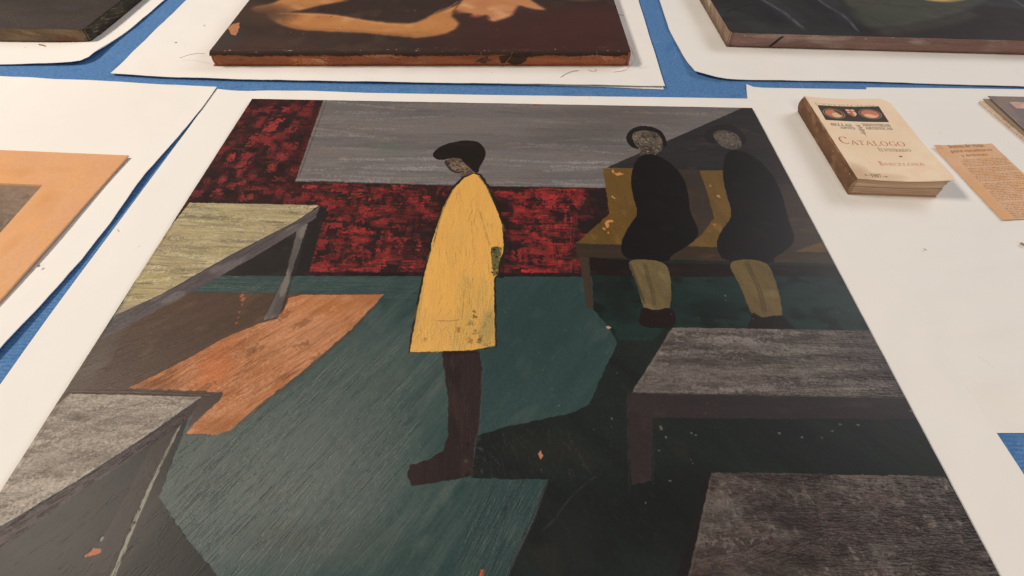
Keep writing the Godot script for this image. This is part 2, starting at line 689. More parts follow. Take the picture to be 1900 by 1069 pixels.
func _ready() -> void:
	# ---------------------------------------------------------------- camera, air, lamps
	var cam := Camera3D.new()
	cam.name = "camera"
	cam.transform = Transform3D(Basis(Vector3(0.9998, 0.0121, -0.0138), Vector3(-0.0183, 0.6604, -0.7507), Vector3(-0.0000, 0.7508, 0.6605)), Vector3(0, 0.4308, 0))
	cam.fov = 56.25
	cam.near = 0.02
	cam.far = 60.0
	add_child(cam)
	var env := Environment.new()
	env.background_mode = Environment.BG_COLOR
	env.background_color = Color(0.13, 0.12, 0.112).linear_to_srgb()
	env.tonemap_mode = Environment.TONE_MAPPER_LINEAR
	env.tonemap_exposure = 1.05
	env.sdfgi_enabled = true
	env.ssao_enabled = true
	env.ssil_enabled = true
	var we := WorldEnvironment.new()
	we.name = "room_air"
	we.environment = env
	add_child(we)
	# ceiling lamps of the hall, above and outside the picture
	for l: Array in [["ceiling_lamp", Vector3(-2.2, 2.3, -0.8), Vector2(0.9, 0.45), 7.5, Color(1.0, 0.862, 0.735)], ["ceiling_lamp_001", Vector3(3.8, 2.4, -3.0), Vector2(2.6, 1.3), 9.0, Color(0.96, 0.94, 0.98)], ["ceiling_lamp_002", Vector3(0.2, 2.1, 2.1), Vector2(1.2, 0.6), 2.2, Color(1.0, 0.87, 0.74)]]:
		var a := AreaLight3D.new()
		a.name = l[0]
		a.area_size = l[2]
		a.area_normalize_energy = true
		a.light_energy = l[3]
		a.light_color = (l[4] as Color).linear_to_srgb()
		a.area_range = 12.0
		a.area_attenuation = 2.0
		a.shadow_enabled = true
		add_child(a)
		a.look_at_from_position(l[1], Vector3(0.0, 0.0, -0.6), Vector3(0, 0, -1) if absf(l[1].x) < 0.1 else Vector3.UP)

	smooth_noise = noise_bytes(FastNoiseLite.TYPE_SIMPLEX_SMOOTH, 0.03, 2, 11)
	rough_noise = noise_bytes(FastNoiseLite.TYPE_SIMPLEX, 0.06, 4, 23)
	ripple.frequency = 0.012
	ripple.seed = 4

	blue_cover()
	papers()
	big_panel()
	reclining_canvas()
	dark_canvases()
	matted_picture()
	book()
	clipping()
	booklet()
	crumbs()


# ------------------------------------------------------------------ the table's blue ribbed cover
func blue_cover() -> void:
	var n := 1024
	var p := paint(n, n, k8(70, 112, 165), 3)
	for y in n:
		var rib := 0.5 + 0.5 * cos(y * TAU / 16.0)
		for x in n:
			var i := y * n + x
			var a := rough_noise[((x * 2) & 1023) + (((y * 3) & 1023) << 10)] / 255.0
			var b := smooth_noise[((x + 300) & 1023) + (((y * 2) & 1023) << 10)] / 255.0
			var f := rough_noise[((x * 5 + y) & 1023) + (((y * 7) & 1023) << 10)] / 255.0
			var g := 0.80 + 0.22 * a + 0.12 * b + 0.07 * rib + 0.10 * (f - 0.5)
			p.c[3 * i] = 0.33 * g + 0.03 * f
			p.c[3 * i + 1] = 0.505 * g + 0.015 * f
			p.c[3 * i + 2] = 0.715 * g
			p.z[i] = rib * 2.2 + a * 1.6 + f * 0.9
	for k in 40:
		p.blot(Vector2(p.rng.randf() * n, p.rng.randf() * n), p.rng.randf_range(20, 110), p.rng.randf_range(14, 60), p.rng.randf() * 3.0, [k8(66, 112, 168), k8(104, 148, 194)][k % 2], 0.35)
	for k in 30:
		p.stroke(Vector2(p.rng.randf() * n, p.rng.randf() * n), p.rng.randf() * 6.0, p.rng.randf_range(8, 22), 2, k8(214, 220, 226), 0.8, 1.5, -1, 0.1, p.rng.randf_range(-2, 2))
	for k in 900:
		p.stroke(Vector2(p.rng.randf() * n, p.rng.randf() * n), p.rng.randf_range(-0.9, 0.9), p.rng.randf_range(8, 34), 1, k8(128, 164, 204), 0.55, 0.6, -1, 0.1, p.rng.randf_range(-1, 1))
	var m := painted(p, 0.95, 0.15, 0.45)
	var st := begin()
	var rows := []
	for z: float in [-6.0, -2.0, 0.6, 2.0]:
		var r := PackedVector3Array()
		for x: float in [-6.0, -1.5, 1.5, 6.0]:
			r.append(Vector3(x, 0.0, z))
		rows.append(r)
	for i in 3:
		for j in 3:
			for k: Vector2i in [Vector2i(i, j), Vector2i(i, j + 1), Vector2i(i + 1, j + 1), Vector2i(i, j), Vector2i(i + 1, j + 1), Vector2i(i + 1, j)]:
				var v: Vector3 = rows[k.x][k.y]
				st.set_uv(Vector2(v.x, v.z) / 0.26)
				st.add_vertex(v)
	var o := piece("table_surface", meshed(st), m, self)
	o.set_meta("kind", "structure")


# ------------------------------------------------------------------ white sheets under the exhibits
func papers() -> void:
	var p := paint(512, 512, Color(0.925, 0.92, 0.905), 9)
	for i in 512 * 512:
		p.z[i] = rough_noise[(i & 511) * 2 + ((i >> 9) << 11 & 0xFFC00)] / 255.0 + smooth_noise[((i & 511) >> 1) + ((i >> 10) << 10)] * 0.10
	for k in 7:
		p.blot(Vector2(p.rng.randf() * 512, p.rng.randf() * 512), p.rng.randf_range(30, 120), p.rng.randf_range(20, 80), p.rng.randf() * 3.0, [k8(230, 225, 216), k8(238, 236, 232)][k % 2], 0.2)
	for k in 16:
		p.stroke(Vector2(p.rng.randf() * 512, p.rng.randf() * 512), p.rng.randf() * 6.0, p.rng.randf_range(10, 60), 1, k8(216, 210, 202), 0.35, 1.5, -1, 0.4, p.rng.randf_range(-0.5, 0.5))
	for k in 10:
		p.chip(Vector2(p.rng.randf() * 512, p.rng.randf() * 512), 0.8, 0.7, k8(196, 188, 178), 0.0)
	var m := painted(p, 0.7, 0.3, 0.02)
	var add := func(mesh: Mesh, label: String, group := "white sheets laid under the exhibits") -> void:
		tag(piece("paper_sheet", mesh, m, self), label, "paper sheet", group)
	add.call(sheet(
		PackedVector2Array([Vector2(-0.4640, -0.7780), Vector2(-0.4392, -0.7740), Vector2(-0.4092, -0.7718), Vector2(-0.3788, -0.7757), Vector2(-0.3242, -0.7776), Vector2(-0.2307, -0.7741), Vector2(-0.0105, -0.7750), Vector2(0.2538, -0.7776), Vector2(0.3602, -0.7781), Vector2(0.4043, -0.7773)]),
		PackedVector2Array([Vector2(-0.4537, 0.1300), Vector2(0.4342, 0.1300)]),
		PackedVector2Array([Vector2(-0.4640, -0.7780), Vector2(-0.4626, -0.6646), Vector2(-0.4633, -0.3346), Vector2(-0.4615, -0.2496), Vector2(-0.4537, 0.1300)]),
		PackedVector2Array([Vector2(0.4043, -0.7773), Vector2(0.4230, -0.2208), Vector2(0.4242, -0.1831), Vector2(0.4342, 0.1300)]),
		0.0009, 0.0004, 0.0005, [[-0.4054, -0.7728, 0.05, 0.001]]), "white sheet under the large painting of the standing figure in yellow")
	add.call(sheet(
		PackedVector2Array([Vector2(0.3689, -0.8192), Vector2(0.3721, -0.8150), Vector2(0.3812, -0.8140), Vector2(0.3985, -0.8143), Vector2(0.5607, -0.8151), Vector2(0.8130, -0.8165), Vector2(1.5000, -0.8205)]),
		PackedVector2Array([Vector2(0.3596, -0.2196), Vector2(0.4230, -0.2208), Vector2(0.4477, -0.2213), Vector2(1.5000, -0.2421)]),
		PackedVector2Array([Vector2(0.3689, -0.8192), Vector2(0.3608, -0.7789), Vector2(0.3599, -0.7474), Vector2(0.3596, -0.2196)]),
		PackedVector2Array([Vector2(1.5000, -0.8205), Vector2(1.5000, -0.2421)]),
		0.0002, 0.0003, 0.0002, [[0.3689, -0.8192, 0.034, 0.003]]), "white sheet under the small book, newspaper clipping and grey booklet")
	add.call(sheet(
		PackedVector2Array([Vector2(0.5637, -0.8224), Vector2(0.6880, -0.8248), Vector2(0.8186, -0.8256), Vector2(1.5000, -0.8343)]),
		PackedVector2Array([Vector2(0.5531, -0.7972), Vector2(0.8005, -0.7961), Vector2(1.5000, -0.7931)]),
		PackedVector2Array([Vector2(0.5637, -0.8224), Vector2(0.5531, -0.7972)]),
		PackedVector2Array([Vector2(1.5000, -0.8343), Vector2(1.5000, -0.7931)]),
		0.00005, 0.0001, 0.0, []), "narrow strip of a second white sheet peeping out behind the sheet under the book")
	add.call(sheet(
		PackedVector2Array([Vector2(-1.7000, -0.8549), Vector2(-0.8138, -0.8017), Vector2(-0.6387, -0.7919), Vector2(-0.5175, -0.7845), Vector2(-0.4640, -0.7806)]),
		PackedVector2Array([Vector2(-1.6235, 0.1300), Vector2(-0.5235, 0.1300)]),
		PackedVector2Array([Vector2(-1.7000, -0.8549), Vector2(-1.6235, 0.1300)]),
		PackedVector2Array([Vector2(-0.4640, -0.7806), Vector2(-0.4631, -0.7191), Vector2(-0.4670, -0.6456), Vector2(-0.4713, -0.5609), Vector2(-0.4703, -0.4737), Vector2(-0.4715, -0.4014), Vector2(-0.4781, -0.3287), Vector2(-0.4828, -0.2857), Vector2(-0.5235, 0.1300)]),
		0.0012, 0.0006, 0.0030, [[-0.4742, -0.5323, 0.12, 0.0022], [-0.4897, -0.2936, 0.14, 0.003]]), "white sheet under the orange matted picture at the left")
	add.call(sheet(
		PackedVector2Array([Vector2(-1.9000, -1.7500), Vector2(-0.6760, -1.7500)]),
		PackedVector2Array([Vector2(-1.9000, -0.7765), Vector2(-0.8406, -0.8406), Vector2(-0.7552, -0.8448), Vector2(-0.7156, -0.8482), Vector2(-0.7073, -0.8541), Vector2(-0.7026, -0.8637), Vector2(-0.7009, -0.8810), Vector2(-0.7011, -0.9027)]),
		PackedVector2Array([Vector2(-1.9000, -1.7500), Vector2(-1.9000, -0.7765)]),
		PackedVector2Array([Vector2(-0.6760, -1.7500), Vector2(-0.6906, -1.1158), Vector2(-0.6934, -0.9926), Vector2(-0.6979, -0.9462), Vector2(-0.7011, -0.9027)]),
		0.0012, 0.0006, 0.0026, [[-0.7016, -0.8771, 0.13, 0.006]]), "white sheet with a rounded lifted corner under the dark grey canvas")
	add.call(sheet(
		PackedVector2Array([Vector2(-0.6475, -1.7000), Vector2(0.2527, -1.7000)]),
		PackedVector2Array([Vector2(-0.6462, -0.8156), Vector2(-0.5628, -0.8083), Vector2(-0.4501, -0.8047), Vector2(-0.2194, -0.8046), Vector2(0.0027, -0.8067), Vector2(0.2364, -0.8076)]),
		PackedVector2Array([Vector2(-0.6475, -1.7000), Vector2(-0.6469, -1.1178), Vector2(-0.6462, -0.8156)]),
		PackedVector2Array([Vector2(0.2527, -1.7000), Vector2(0.2428, -1.1588), Vector2(0.2364, -0.8076)]),
		0.0024, 0.0006, 0.0022, []), "white sheet under the brown canvas of the pale reclining figure")
	add.call(sheet(
		PackedVector2Array([Vector2(-0.4318, -1.6500), Vector2(0.2470, -1.6500)]),
		PackedVector2Array([Vector2(-0.4265, -0.8107), Vector2(-0.2207, -0.8114), Vector2(0.0026, -0.8101), Vector2(0.1396, -0.8066), Vector2(0.2342, -0.8019)]),
		PackedVector2Array([Vector2(-0.4318, -1.6500), Vector2(-0.4265, -0.8107)]),
		PackedVector2Array([Vector2(0.2470, -1.6500), Vector2(0.2342, -0.8024)]),
		0.0004, 0.0005, 0.0003, []), "lower white sheet showing as a thin edge below the reclining figure's sheet")
	add.call(sheet(
		PackedVector2Array([Vector2(0.2854, -1.8000), Vector2(1.9500, -1.8000)]),
		PackedVector2Array([Vector2(0.2935, -0.8553), Vector2(0.2993, -0.8492), Vector2(0.3121, -0.8434), Vector2(0.3330, -0.8353), Vector2(0.3732, -0.8350), Vector2(0.5672, -0.8369), Vector2(0.8216, -0.8305), Vector2(1.9000, -0.8035)]),
		PackedVector2Array([Vector2(0.2854, -1.8000), Vector2(0.2867, -1.1608), Vector2(0.2816, -1.0225), Vector2(0.2863, -0.9279), Vector2(0.2892, -0.8868), Vector2(0.2935, -0.8553)]),
		PackedVector2Array([Vector2(1.9500, -1.8000), Vector2(1.9000, -0.8035)]),
		0.0010, 0.0006, 0.0022, [[0.3031, -0.8502, 0.10, 0.0045]]), "white sheet with a clipped corner under the blue-black canvas at upper right")


# ------------------------------------------------------------------ the large painting on panel
func big_panel() -> void:
	var p := paint(1536, 1384, k8(50, 40, 38), 7)
	p.fill(pv([-48, -8, 1664, -69, 1571, 729, 6, 768]), 1, k8(58, 36, 36), k8(44, 31, 32), k8(84, 38, 39), 0, 0.2, 0.4, 1.2, 0.8)
	p.fill(pv([-186, 733, 1585, 695, 1541, 1351, -40, 1376]), 4, k8(58, 80, 79), k8(48, 70, 71), k8(66, 84, 82), -0.988, 0.05, 0.5, 1.1, 0.7)
	var kn2 := [109, 152, 37, 106, 178, 158, 34, 70, 67, 128, 19, 82, 186, 62, 38, 64, 120, 55, 32, 36, 79, 226, 24, 76, 89, 322, 29, 70, 146, 198, 33, 37, 119, 225, 27, 26, 182, 244, 44, 35, 134, 391, 25, 31, 83, 365, 20, 45, 168, 339, 20, 60, 182, 295, 26, 53, 162, 435, 49, 21, 83, 426, 33, 21, 145, 467, 35, 25, 212, 444, 68, 17, 58, 448, 27, 25, 231, 365, 22, 27, 45, 299, 17, 43, 58, 66, 41, 30, 198, 396, 28, 26, 112, 410, 27, 22, 55, 405, 16, 31]
	for k in range(0, 100, 4):
		p.knife(kn2[k], kn2[k + 1], kn2[k + 2], kn2[k + 3], [k8(134, 52, 54), k8(150, 58, 58), k8(122, 47, 49), k8(110, 44, 46), k8(160, 64, 62)], 1)
	p.dabs(Rect2(-139, 2, 475, 483), 46, 16, 44, 14, 44, [k8(112, 44, 46), k8(96, 41, 43), k8(126, 49, 51)], 0.5, 0.85, 0.7, 1, 1.2, [0.0, 1.57], [1.2, 2.0])
	p.line(pv([218, 14, 226, 268, 238, 399]), 16, k8(104, 42, 44), 0.6, 0.8, 0.35, 1)
	p.line(pv([182, 47, 193, 231, 214, 389]), 5, k8(120, 46, 48), 0.4, 0.8, 0.45, 1)
	var kn6 := [303, 426, 68, 17, 366, 429, 35, 34, 447, 426, 49, 17, 518, 420, 41, 22, 412, 453, 46, 19, 334, 468, 67, 29, 358, 502, 34, 36, 391, 551, 46, 38, 362, 580, 13, 61, 363, 626, 37, 35, 359, 678, 14, 55, 392, 706, 52, 13, 434, 681, 17, 23, 458, 709, 59, 10, 491, 695, 40, 36, 522, 687, 13, 33, 579, 706, 40, 11, 440, 542, 39, 30, 437, 578, 30, 18, 413, 583, 28, 18, 449, 624, 32, 55, 478, 590, 20, 15, 499, 552, 33, 26, 538, 551, 31, 38, 548, 639, 14, 34, 567, 499, 24, 51, 599, 526, 21, 39, 556, 470, 21, 33, 493, 493, 79, 14, 469, 468, 59, 17, 524, 604, 28, 22, 502, 622, 11, 59, 590, 629, 12, 38, 589, 465, 19, 29]
	for k in range(0, 136, 4):
		p.knife(kn6[k], kn6[k + 1], kn6[k + 2], kn6[k + 3], [k8(160, 54, 54), k8(172, 57, 55), k8(146, 51, 51), k8(184, 62, 58), k8(128, 47, 49)], 1)
	var kn7 := [804, 433, 82, 34, 889, 461, 43, 81, 885, 508, 34, 39, 956, 411, 61, 20, 978, 454, 41, 41, 992, 489, 11, 44, 825, 495, 24, 36, 896, 556, 64, 13, 845, 567, 12, 33, 936, 486, 11, 44, 951, 540, 8, 57, 936, 536, 8, 46, 922, 556, 39, 15, 870, 595, 28, 29, 826, 649, 12, 31, 882, 616, 37, 16, 859, 662, 15, 24, 887, 665, 22, 17, 830, 691, 34, 16, 880, 702, 72, 11, 844, 704, 24, 13, 932, 655, 12, 15, 915, 408, 47, 18, 819, 539, 31, 10]
	for k in range(0, 96, 4):
		p.knife(kn7[k], kn7[k + 1], kn7[k + 2], kn7[k + 3], [k8(170, 52, 52), k8(182, 56, 56), k8(158, 50, 50)], 1)
	p.dabs(Rect2(268, 411, 422, 313), 64, 14, 54, 10, 40, [k8(124, 46, 47), k8(140, 50, 50), k8(104, 42, 44), k8(156, 54, 53)], 0.5, 0.9, 0.7, 1, 1.2, [0.0, 1.57], [1.2, 2.0])
	p.dabs(Rect2(774, 402, 218, 312), 44, 14, 54, 10, 40, [k8(128, 46, 48), k8(150, 50, 51), k8(104, 42, 44)], 0.5, 0.9, 0.7, 1, 1.2, [0.0, 1.57], [1.2, 2.0])
	p.dabs(Rect2(270, 420, 419, 300), 26, 16, 60, 12, 34, [k8(44, 34, 35), k8(52, 38, 36), k8(40, 32, 34)], 0.7, 0.95, 0.6, 1, 1.1, [0.0, 1.57], [0.8, 1.3])
	p.dabs(Rect2(-90, 46, 413, 438), 16, 16, 50, 14, 40, [k8(46, 35, 36), k8(52, 38, 36), k8(42, 33, 35)], 0.6, 0.9, 0.6, 1, 1.1, [0.0, 1.57, 1.2], [0.8, 1.3])
	p.fill(pv([646, 420, 618, 601, 602, 721, 667, 720, 675, 524]), 1, k8(46, 35, 36), k8(40, 32, 33), k8(52, 38, 38), 0, 0.2, 0.4, 1, 0.3, 3.0, 0.7, 0.7)
	p.fill(pv([742, 407, 799, 520, 807, 650, 791, 725, 750, 726]), 1, k8(42, 33, 34), k8(38, 31, 32), k8(50, 36, 37), 0, 0.2, 0.4, 1, 0.3, 3.0, 0.7, 0.85)
	p.fill(pv([1005, 410, 1046, 409, 1034, 533, 942, 646, 950, 713, 909, 714, 933, 593]), 1, k8(42, 34, 35), k8(38, 31, 33), k8(50, 37, 38), 0, 0.2, 0.4, 1, 0.3, 4.0, 0.7, 0.75)
	p.dabs(Rect2(284, 420, 383, 20), 9, 14, 70, 4, 10, [k8(42, 33, 34), k8(48, 36, 36)], 0.75, 0.95, 0.6, 1, 1.2, [0.0], [1.2, 1.8])
	p.dabs(Rect2(777, 410, 214, 15), 5, 10, 50, 4, 10, [k8(42, 33, 34), k8(48, 36, 36)], 0.75, 0.95, 0.6, 1, 1.2, [0.0], [1.2, 1.8])
	p.dabs(Rect2(295, 463, 376, 19), 9, 14, 70, 4, 10, [k8(42, 33, 34), k8(48, 36, 36)], 0.75, 0.95, 0.6, 1, 1.2, [0.0], [1.2, 1.8])
	p.dabs(Rect2(778, 454, 210, 14), 5, 10, 50, 4, 10, [k8(42, 33, 34), k8(48, 36, 36)], 0.75, 0.95, 0.6, 1, 1.2, [0.0], [1.2, 1.8])
	p.dabs(Rect2(307, 508, 367, 18), 9, 14, 70, 4, 10, [k8(42, 33, 34), k8(48, 36, 36)], 0.75, 0.95, 0.6, 1, 1.2, [0.0], [1.2, 1.8])
	p.dabs(Rect2(779, 499, 205, 14), 5, 10, 50, 4, 10, [k8(42, 33, 34), k8(48, 36, 36)], 0.75, 0.95, 0.6, 1, 1.2, [0.0], [1.2, 1.8])
	p.dabs(Rect2(317, 547, 360, 17), 9, 14, 70, 4, 10, [k8(42, 33, 34), k8(48, 36, 36)], 0.75, 0.95, 0.6, 1, 1.2, [0.0], [1.2, 1.8])
	p.dabs(Rect2(780, 539, 201, 13), 5, 10, 50, 4, 10, [k8(42, 33, 34), k8(48, 36, 36)], 0.75, 0.95, 0.6, 1, 1.2, [0.0], [1.2, 1.8])
	p.dabs(Rect2(327, 585, 353, 17), 9, 14, 70, 4, 10, [k8(42, 33, 34), k8(48, 36, 36)], 0.75, 0.95, 0.6, 1, 1.2, [0.0], [1.2, 1.8])
	p.dabs(Rect2(781, 577, 197, 13), 5, 10, 50, 4, 10, [k8(42, 33, 34), k8(48, 36, 36)], 0.75, 0.95, 0.6, 1, 1.2, [0.0], [1.2, 1.8])
	p.dabs(Rect2(338, 625, 346, 16), 9, 14, 70, 4, 10, [k8(42, 33, 34), k8(48, 36, 36)], 0.75, 0.95, 0.6, 1, 1.2, [0.0], [1.2, 1.8])
	p.dabs(Rect2(782, 617, 193, 12), 5, 10, 50, 4, 10, [k8(42, 33, 34), k8(48, 36, 36)], 0.75, 0.95, 0.6, 1, 1.2, [0.0], [1.2, 1.8])
	p.dabs(Rect2(347, 660, 339, 15), 9, 14, 70, 4, 10, [k8(42, 33, 34), k8(48, 36, 36)], 0.75, 0.95, 0.6, 1, 1.2, [0.0], [1.2, 1.8])
	p.dabs(Rect2(783, 652, 190, 12), 5, 10, 50, 4, 10, [k8(42, 33, 34), k8(48, 36, 36)], 0.75, 0.95, 0.6, 1, 1.2, [0.0], [1.2, 1.8])
	p.dabs(Rect2(355, 690, 334, 15), 9, 14, 70, 4, 10, [k8(42, 33, 34), k8(48, 36, 36)], 0.75, 0.95, 0.6, 1, 1.2, [0.0], [1.2, 1.8])
	p.dabs(Rect2(784, 683, 186, 11), 5, 10, 50, 4, 10, [k8(42, 33, 34), k8(48, 36, 36)], 0.75, 0.95, 0.6, 1, 1.2, [0.0], [1.2, 1.8])
	p.dabs(Rect2(292, 425, 385, 287), 34, 4, 10, 18, 50, [k8(42, 33, 34), k8(48, 36, 36)], 0.7, 0.95, 0.6, 1, 1.2, [0.0], [1.2, 1.8])
	p.dabs(Rect2(784, 415, 200, 285), 18, 4, 10, 18, 50, [k8(42, 33, 34), k8(48, 36, 36)], 0.7, 0.95, 0.6, 1, 1.2, [0.0], [1.2, 1.8])
	p.dabs(Rect2(-108, 21, 428, 455), 34, 6, 16, 14, 46, [k8(44, 34, 35), k8(50, 37, 37)], 0.7, 0.95, 0.6, 1, 1.2, [0.0, 0.0, 1.57], [1.2, 1.8])
	p.strokes(1, Rect2(295, 411, 383, 306), 110, 0.0, 0.06, 20, 70, 9, 26, [k8(160, 54, 53), k8(176, 58, 56), k8(142, 50, 50), k8(188, 64, 60), k8(122, 46, 47)], 0.85, 0.9, 0.3)
	p.strokes(1, Rect2(295, 411, 383, 306), 46, 1.57, 0.08, 20, 52, 8, 20, [k8(160, 54, 53), k8(176, 58, 56), k8(142, 50, 50), k8(188, 64, 60), k8(122, 46, 47)], 0.85, 0.9, 0.3)
	p.strokes(1, Rect2(783, 402, 208, 305), 64, 0.0, 0.06, 18, 64, 9, 28, [k8(178, 56, 55), k8(190, 60, 58), k8(158, 52, 52)], 0.85, 0.9, 0.3)
	p.strokes(1, Rect2(783, 402, 208, 305), 30, 1.57, 0.08, 20, 60, 7, 18, [k8(178, 56, 55), k8(164, 52, 53)], 0.85, 0.9, 0.3)
	p.strokes(1, Rect2(-99, 21, 422, 463), 60, 1.5, 0.12, 22, 70, 9, 24, [k8(138, 53, 54), k8(150, 58, 58), k8(120, 48, 49)], 0.8, 0.9, 0.3)
	p.strokes(1, Rect2(-99, 21, 422, 463), 44, 0.0, 0.08, 20, 64, 8, 20, [k8(138, 53, 54), k8(126, 50, 51), k8(110, 45, 47)], 0.8, 0.9, 0.3)
	p.strokes(1, Rect2(295, 411, 383, 306), 70, 0.0, 0.05, 24, 90, 5, 14, [k8(42, 33, 34), k8(48, 36, 36), k8(38, 31, 33)], 0.95, 0.6, 0.22)
	p.strokes(1, Rect2(295, 411, 383, 306), 44, 1.57, 0.06, 22, 60, 5, 18, [k8(42, 33, 34), k8(48, 36, 36), k8(38, 31, 33)], 0.95, 0.6, 0.22)
	p.strokes(1, Rect2(783, 402, 208, 305), 46, 0.0, 0.05, 20, 80, 4, 12, [k8(42, 33, 34), k8(48, 36, 36), k8(38, 31, 33)], 0.95, 0.6, 0.22)
	p.strokes(1, Rect2(783, 402, 208, 305), 26, 1.57, 0.06, 22, 60, 5, 16, [k8(42, 33, 34), k8(48, 36, 36), k8(38, 31, 33)], 0.95, 0.6, 0.22)
	p.strokes(1, Rect2(-99, 21, 422, 463), 46, 0.0, 0.06, 20, 70, 6, 18, [k8(42, 33, 34), k8(48, 36, 36), k8(38, 31, 33)], 0.95, 0.6, 0.22)
	p.strokes(1, Rect2(-99, 21, 422, 463), 40, 1.5, 0.1, 24, 70, 6, 18, [k8(42, 33, 34), k8(48, 36, 36), k8(38, 31, 33)], 0.95, 0.6, 0.22)
	p.strokes(1, Rect2(299, 425, 379, 286), 60, 0.0, 0.3, 8, 26, 2, 7, [k8(160, 54, 53), k8(176, 58, 56), k8(142, 50, 50), k8(188, 64, 60), k8(122, 46, 47)], 0.9, 0.9, 0.25)
	p.strokes(1, Rect2(784, 415, 207, 286), 44, 0.0, 0.5, 8, 26, 2, 7, [k8(186, 60, 58), k8(172, 56, 56)], 0.9, 0.9, 0.25)
	p.strokes(1, Rect2(-99, 21, 422, 463), 40, 0.8, 0.6, 8, 30, 2, 7, [k8(146, 58, 58), k8(130, 52, 53)], 0.85, 0.9, 0.25)
	p.fill(pv([331, 720, 986, 707, 985, 718, 166, 735]), 20, k8(44, 34, 35), k8(34, 28, 30), k8(60, 36, 38), 0, 0.2, 0.4, 1, 0.4)
	p.fill(pv([218, -17, 1664, -69, 1472, 351, 1051, 406, 707, 410, 246, 403, 241, 346]), 2, k8(122, 117, 116), k8(106, 103, 105), k8(126, 114, 106), 0, 0.018, 0.45, 1.5, 0.5, 1.0, 0.74)
	p.strokes(2, Rect2(156, -38, 1364, 458), 260, 0.0, 0.02, 160, 420, 4, 12, [k8(132, 120, 110), k8(104, 104, 106), k8(124, 112, 104), k8(114, 114, 116)], 0.35, 0.4, 0.3)
	p.strokes(2, Rect2(156, -38, 1364, 458), 1500, 0.0, 0.035, 40, 200, 2, 6, [k8(140, 134, 128), k8(102, 101, 102), k8(130, 122, 114), k8(112, 112, 116), k8(122, 109, 102), k8(94, 92, 94), k8(146, 140, 132)], 0.42, 0.5, 0.42)
	p.strokes(2, Rect2(233, 267, 835, 153), 420, 0.0, 0.03, 40, 160, 2, 5, [k8(138, 138, 138), k8(128, 132, 136), k8(120, 118, 118)], 0.4, 0.6, 0.45)
	p.dabs(Rect2(158, -31, 1361, 452), 120, 60, 260, 5, 16, [k8(142, 138, 136), k8(134, 132, 134), k8(96, 92, 92), k8(112, 100, 94), k8(124, 118, 120)], 0.25, 0.6, 0.5, 2, 1.5, [0.0], [1.4, 2.2])
	p.dabs(Rect2(239, 292, 826, 129), 40, 60, 260, 5, 12, [k8(150, 148, 148), k8(142, 142, 146)], 0.3, 0.6, 0.5, 2, 1.5, [0.0], [1.4, 2.2])
	p.blot(Vector2(459, 248), 74, 40, 0.0, k8(96, 112, 98), 0.35, 2, 1.0)
	p.blot(Vector2(1122, 60), 244, 87, 0.0, k8(92, 82, 78), 0.35, 2, 1.0)
	p.blot(Vector2(1002, 164), 186, 69, 0.0, k8(80, 78, 72), 0.4, 2, 1.0)
	p.line(pv([245, 401, 458, 406, 707, 410, 1051, 409]), 7, k8(46, 38, 38), 0.9, 0.8, 0.25, -1)
	p.line(pv([249, 414, 460, 419, 639, 421]), 5, k8(60, 38, 38), 0.7, 0.5, 0.3, -1)
	p.line(pv([230, 1, 250, 397]), 4, k8(60, 42, 40), 0.55, 0.3, 0.3, -1)
	p.line(pv([519, 398, 542, 399]), 5, k8(150, 146, 140), 0.7, 0.8, 0.5, -1)
	p.fill(pv([1502, 4, 1688, -37, 1667, 773, 1196, 784, 1135, 319, 1054, 321]), 3, k8(54, 51, 53), k8(46, 44, 47), k8(62, 56, 55), 0, 0.05, 0.5, 1.2, 0.4, 1.0)
	p.strokes(3, Rect2(1129, 25, 571, 336), 260, 0.0, 0.06, 30, 140, 2, 6, [k8(62, 58, 58), k8(44, 43, 47), k8(56, 54, 58)], 0.5, 0.3, 0.4)
	p.blot(Vector2(1566, 325), 87, 272, 0.0, k8(58, 44, 42), 0.55, 3, 1.0)
	p.fill(pv([1213, 322, 1309, 322, 1332, 383, 1539, 377, 1538, 602, 1480, 634, 1187, 642]), 13, k8(67, 58, 50), k8(59, 52, 47), k8(74, 63, 52), 0, 0.08, 0.4, 1, 0.3)
	p.fill(pv([1046, 323, 1125, 319, 1136, 408, 1129, 533, 1073, 619, 954, 615, 1044, 507]), 13, k8(112, 86, 44), k8(98, 75, 39), k8(120, 92, 50), 1.3, 0.08, 0.4, 1, 0.35)
	p.fill(pv([1304, 324, 1371, 322, 1383, 420, 1366, 526, 1298, 618, 1213, 617, 1257, 574, 1299, 514, 1304, 408]), 13, k8(118, 92, 52), k8(102, 79, 44), k8(126, 98, 56), 1.3, 0.08, 0.4, 1, 0.35)
	p.fill(pv([1538, 590, 1540, 633, 1454, 629]), 13, k8(102, 79, 46), k8(92, 71, 42), k8(102, 79, 46), 0, 0.1, 0.4, 1, 0.3)
	p.fill(pv([954, 614, 1074, 615, 1213, 616, 1298, 618, 1456, 628, 1541, 628, 1546, 671, 1395, 672, 1161, 669, 1055, 659, 955, 660]), 13, k8(66, 55, 43), k8(58, 49, 40), k8(74, 60, 44), 0, 0.05, 0.5, 1, 0.3)
	p.fill(pv([961, 657, 982, 659, 979, 809, 964, 808]), 13, k8(70, 61, 50), k8(62, 54, 46), k8(76, 66, 52), 1.5, 0.05, 0.5, 1, 0.3)
	p.fill(pv([753, 1096, 808, 1077, 915, 1051, 952, 1032, 975, 982, 1019, 894, 1003, 850, 979, 811, 987, 659, 1574, 664, 1558, 912, 1541, 1351, 764, 1364, 813, 1314, 820, 1295, 851, 1235, 874, 1171, 797, 1171, 748, 1170]), 12, k8(38, 45, 43), k8(33, 37, 37), k8(42, 44, 42), 0.8, 0.06, 0.3, 1.1, 0.5, 1.5)
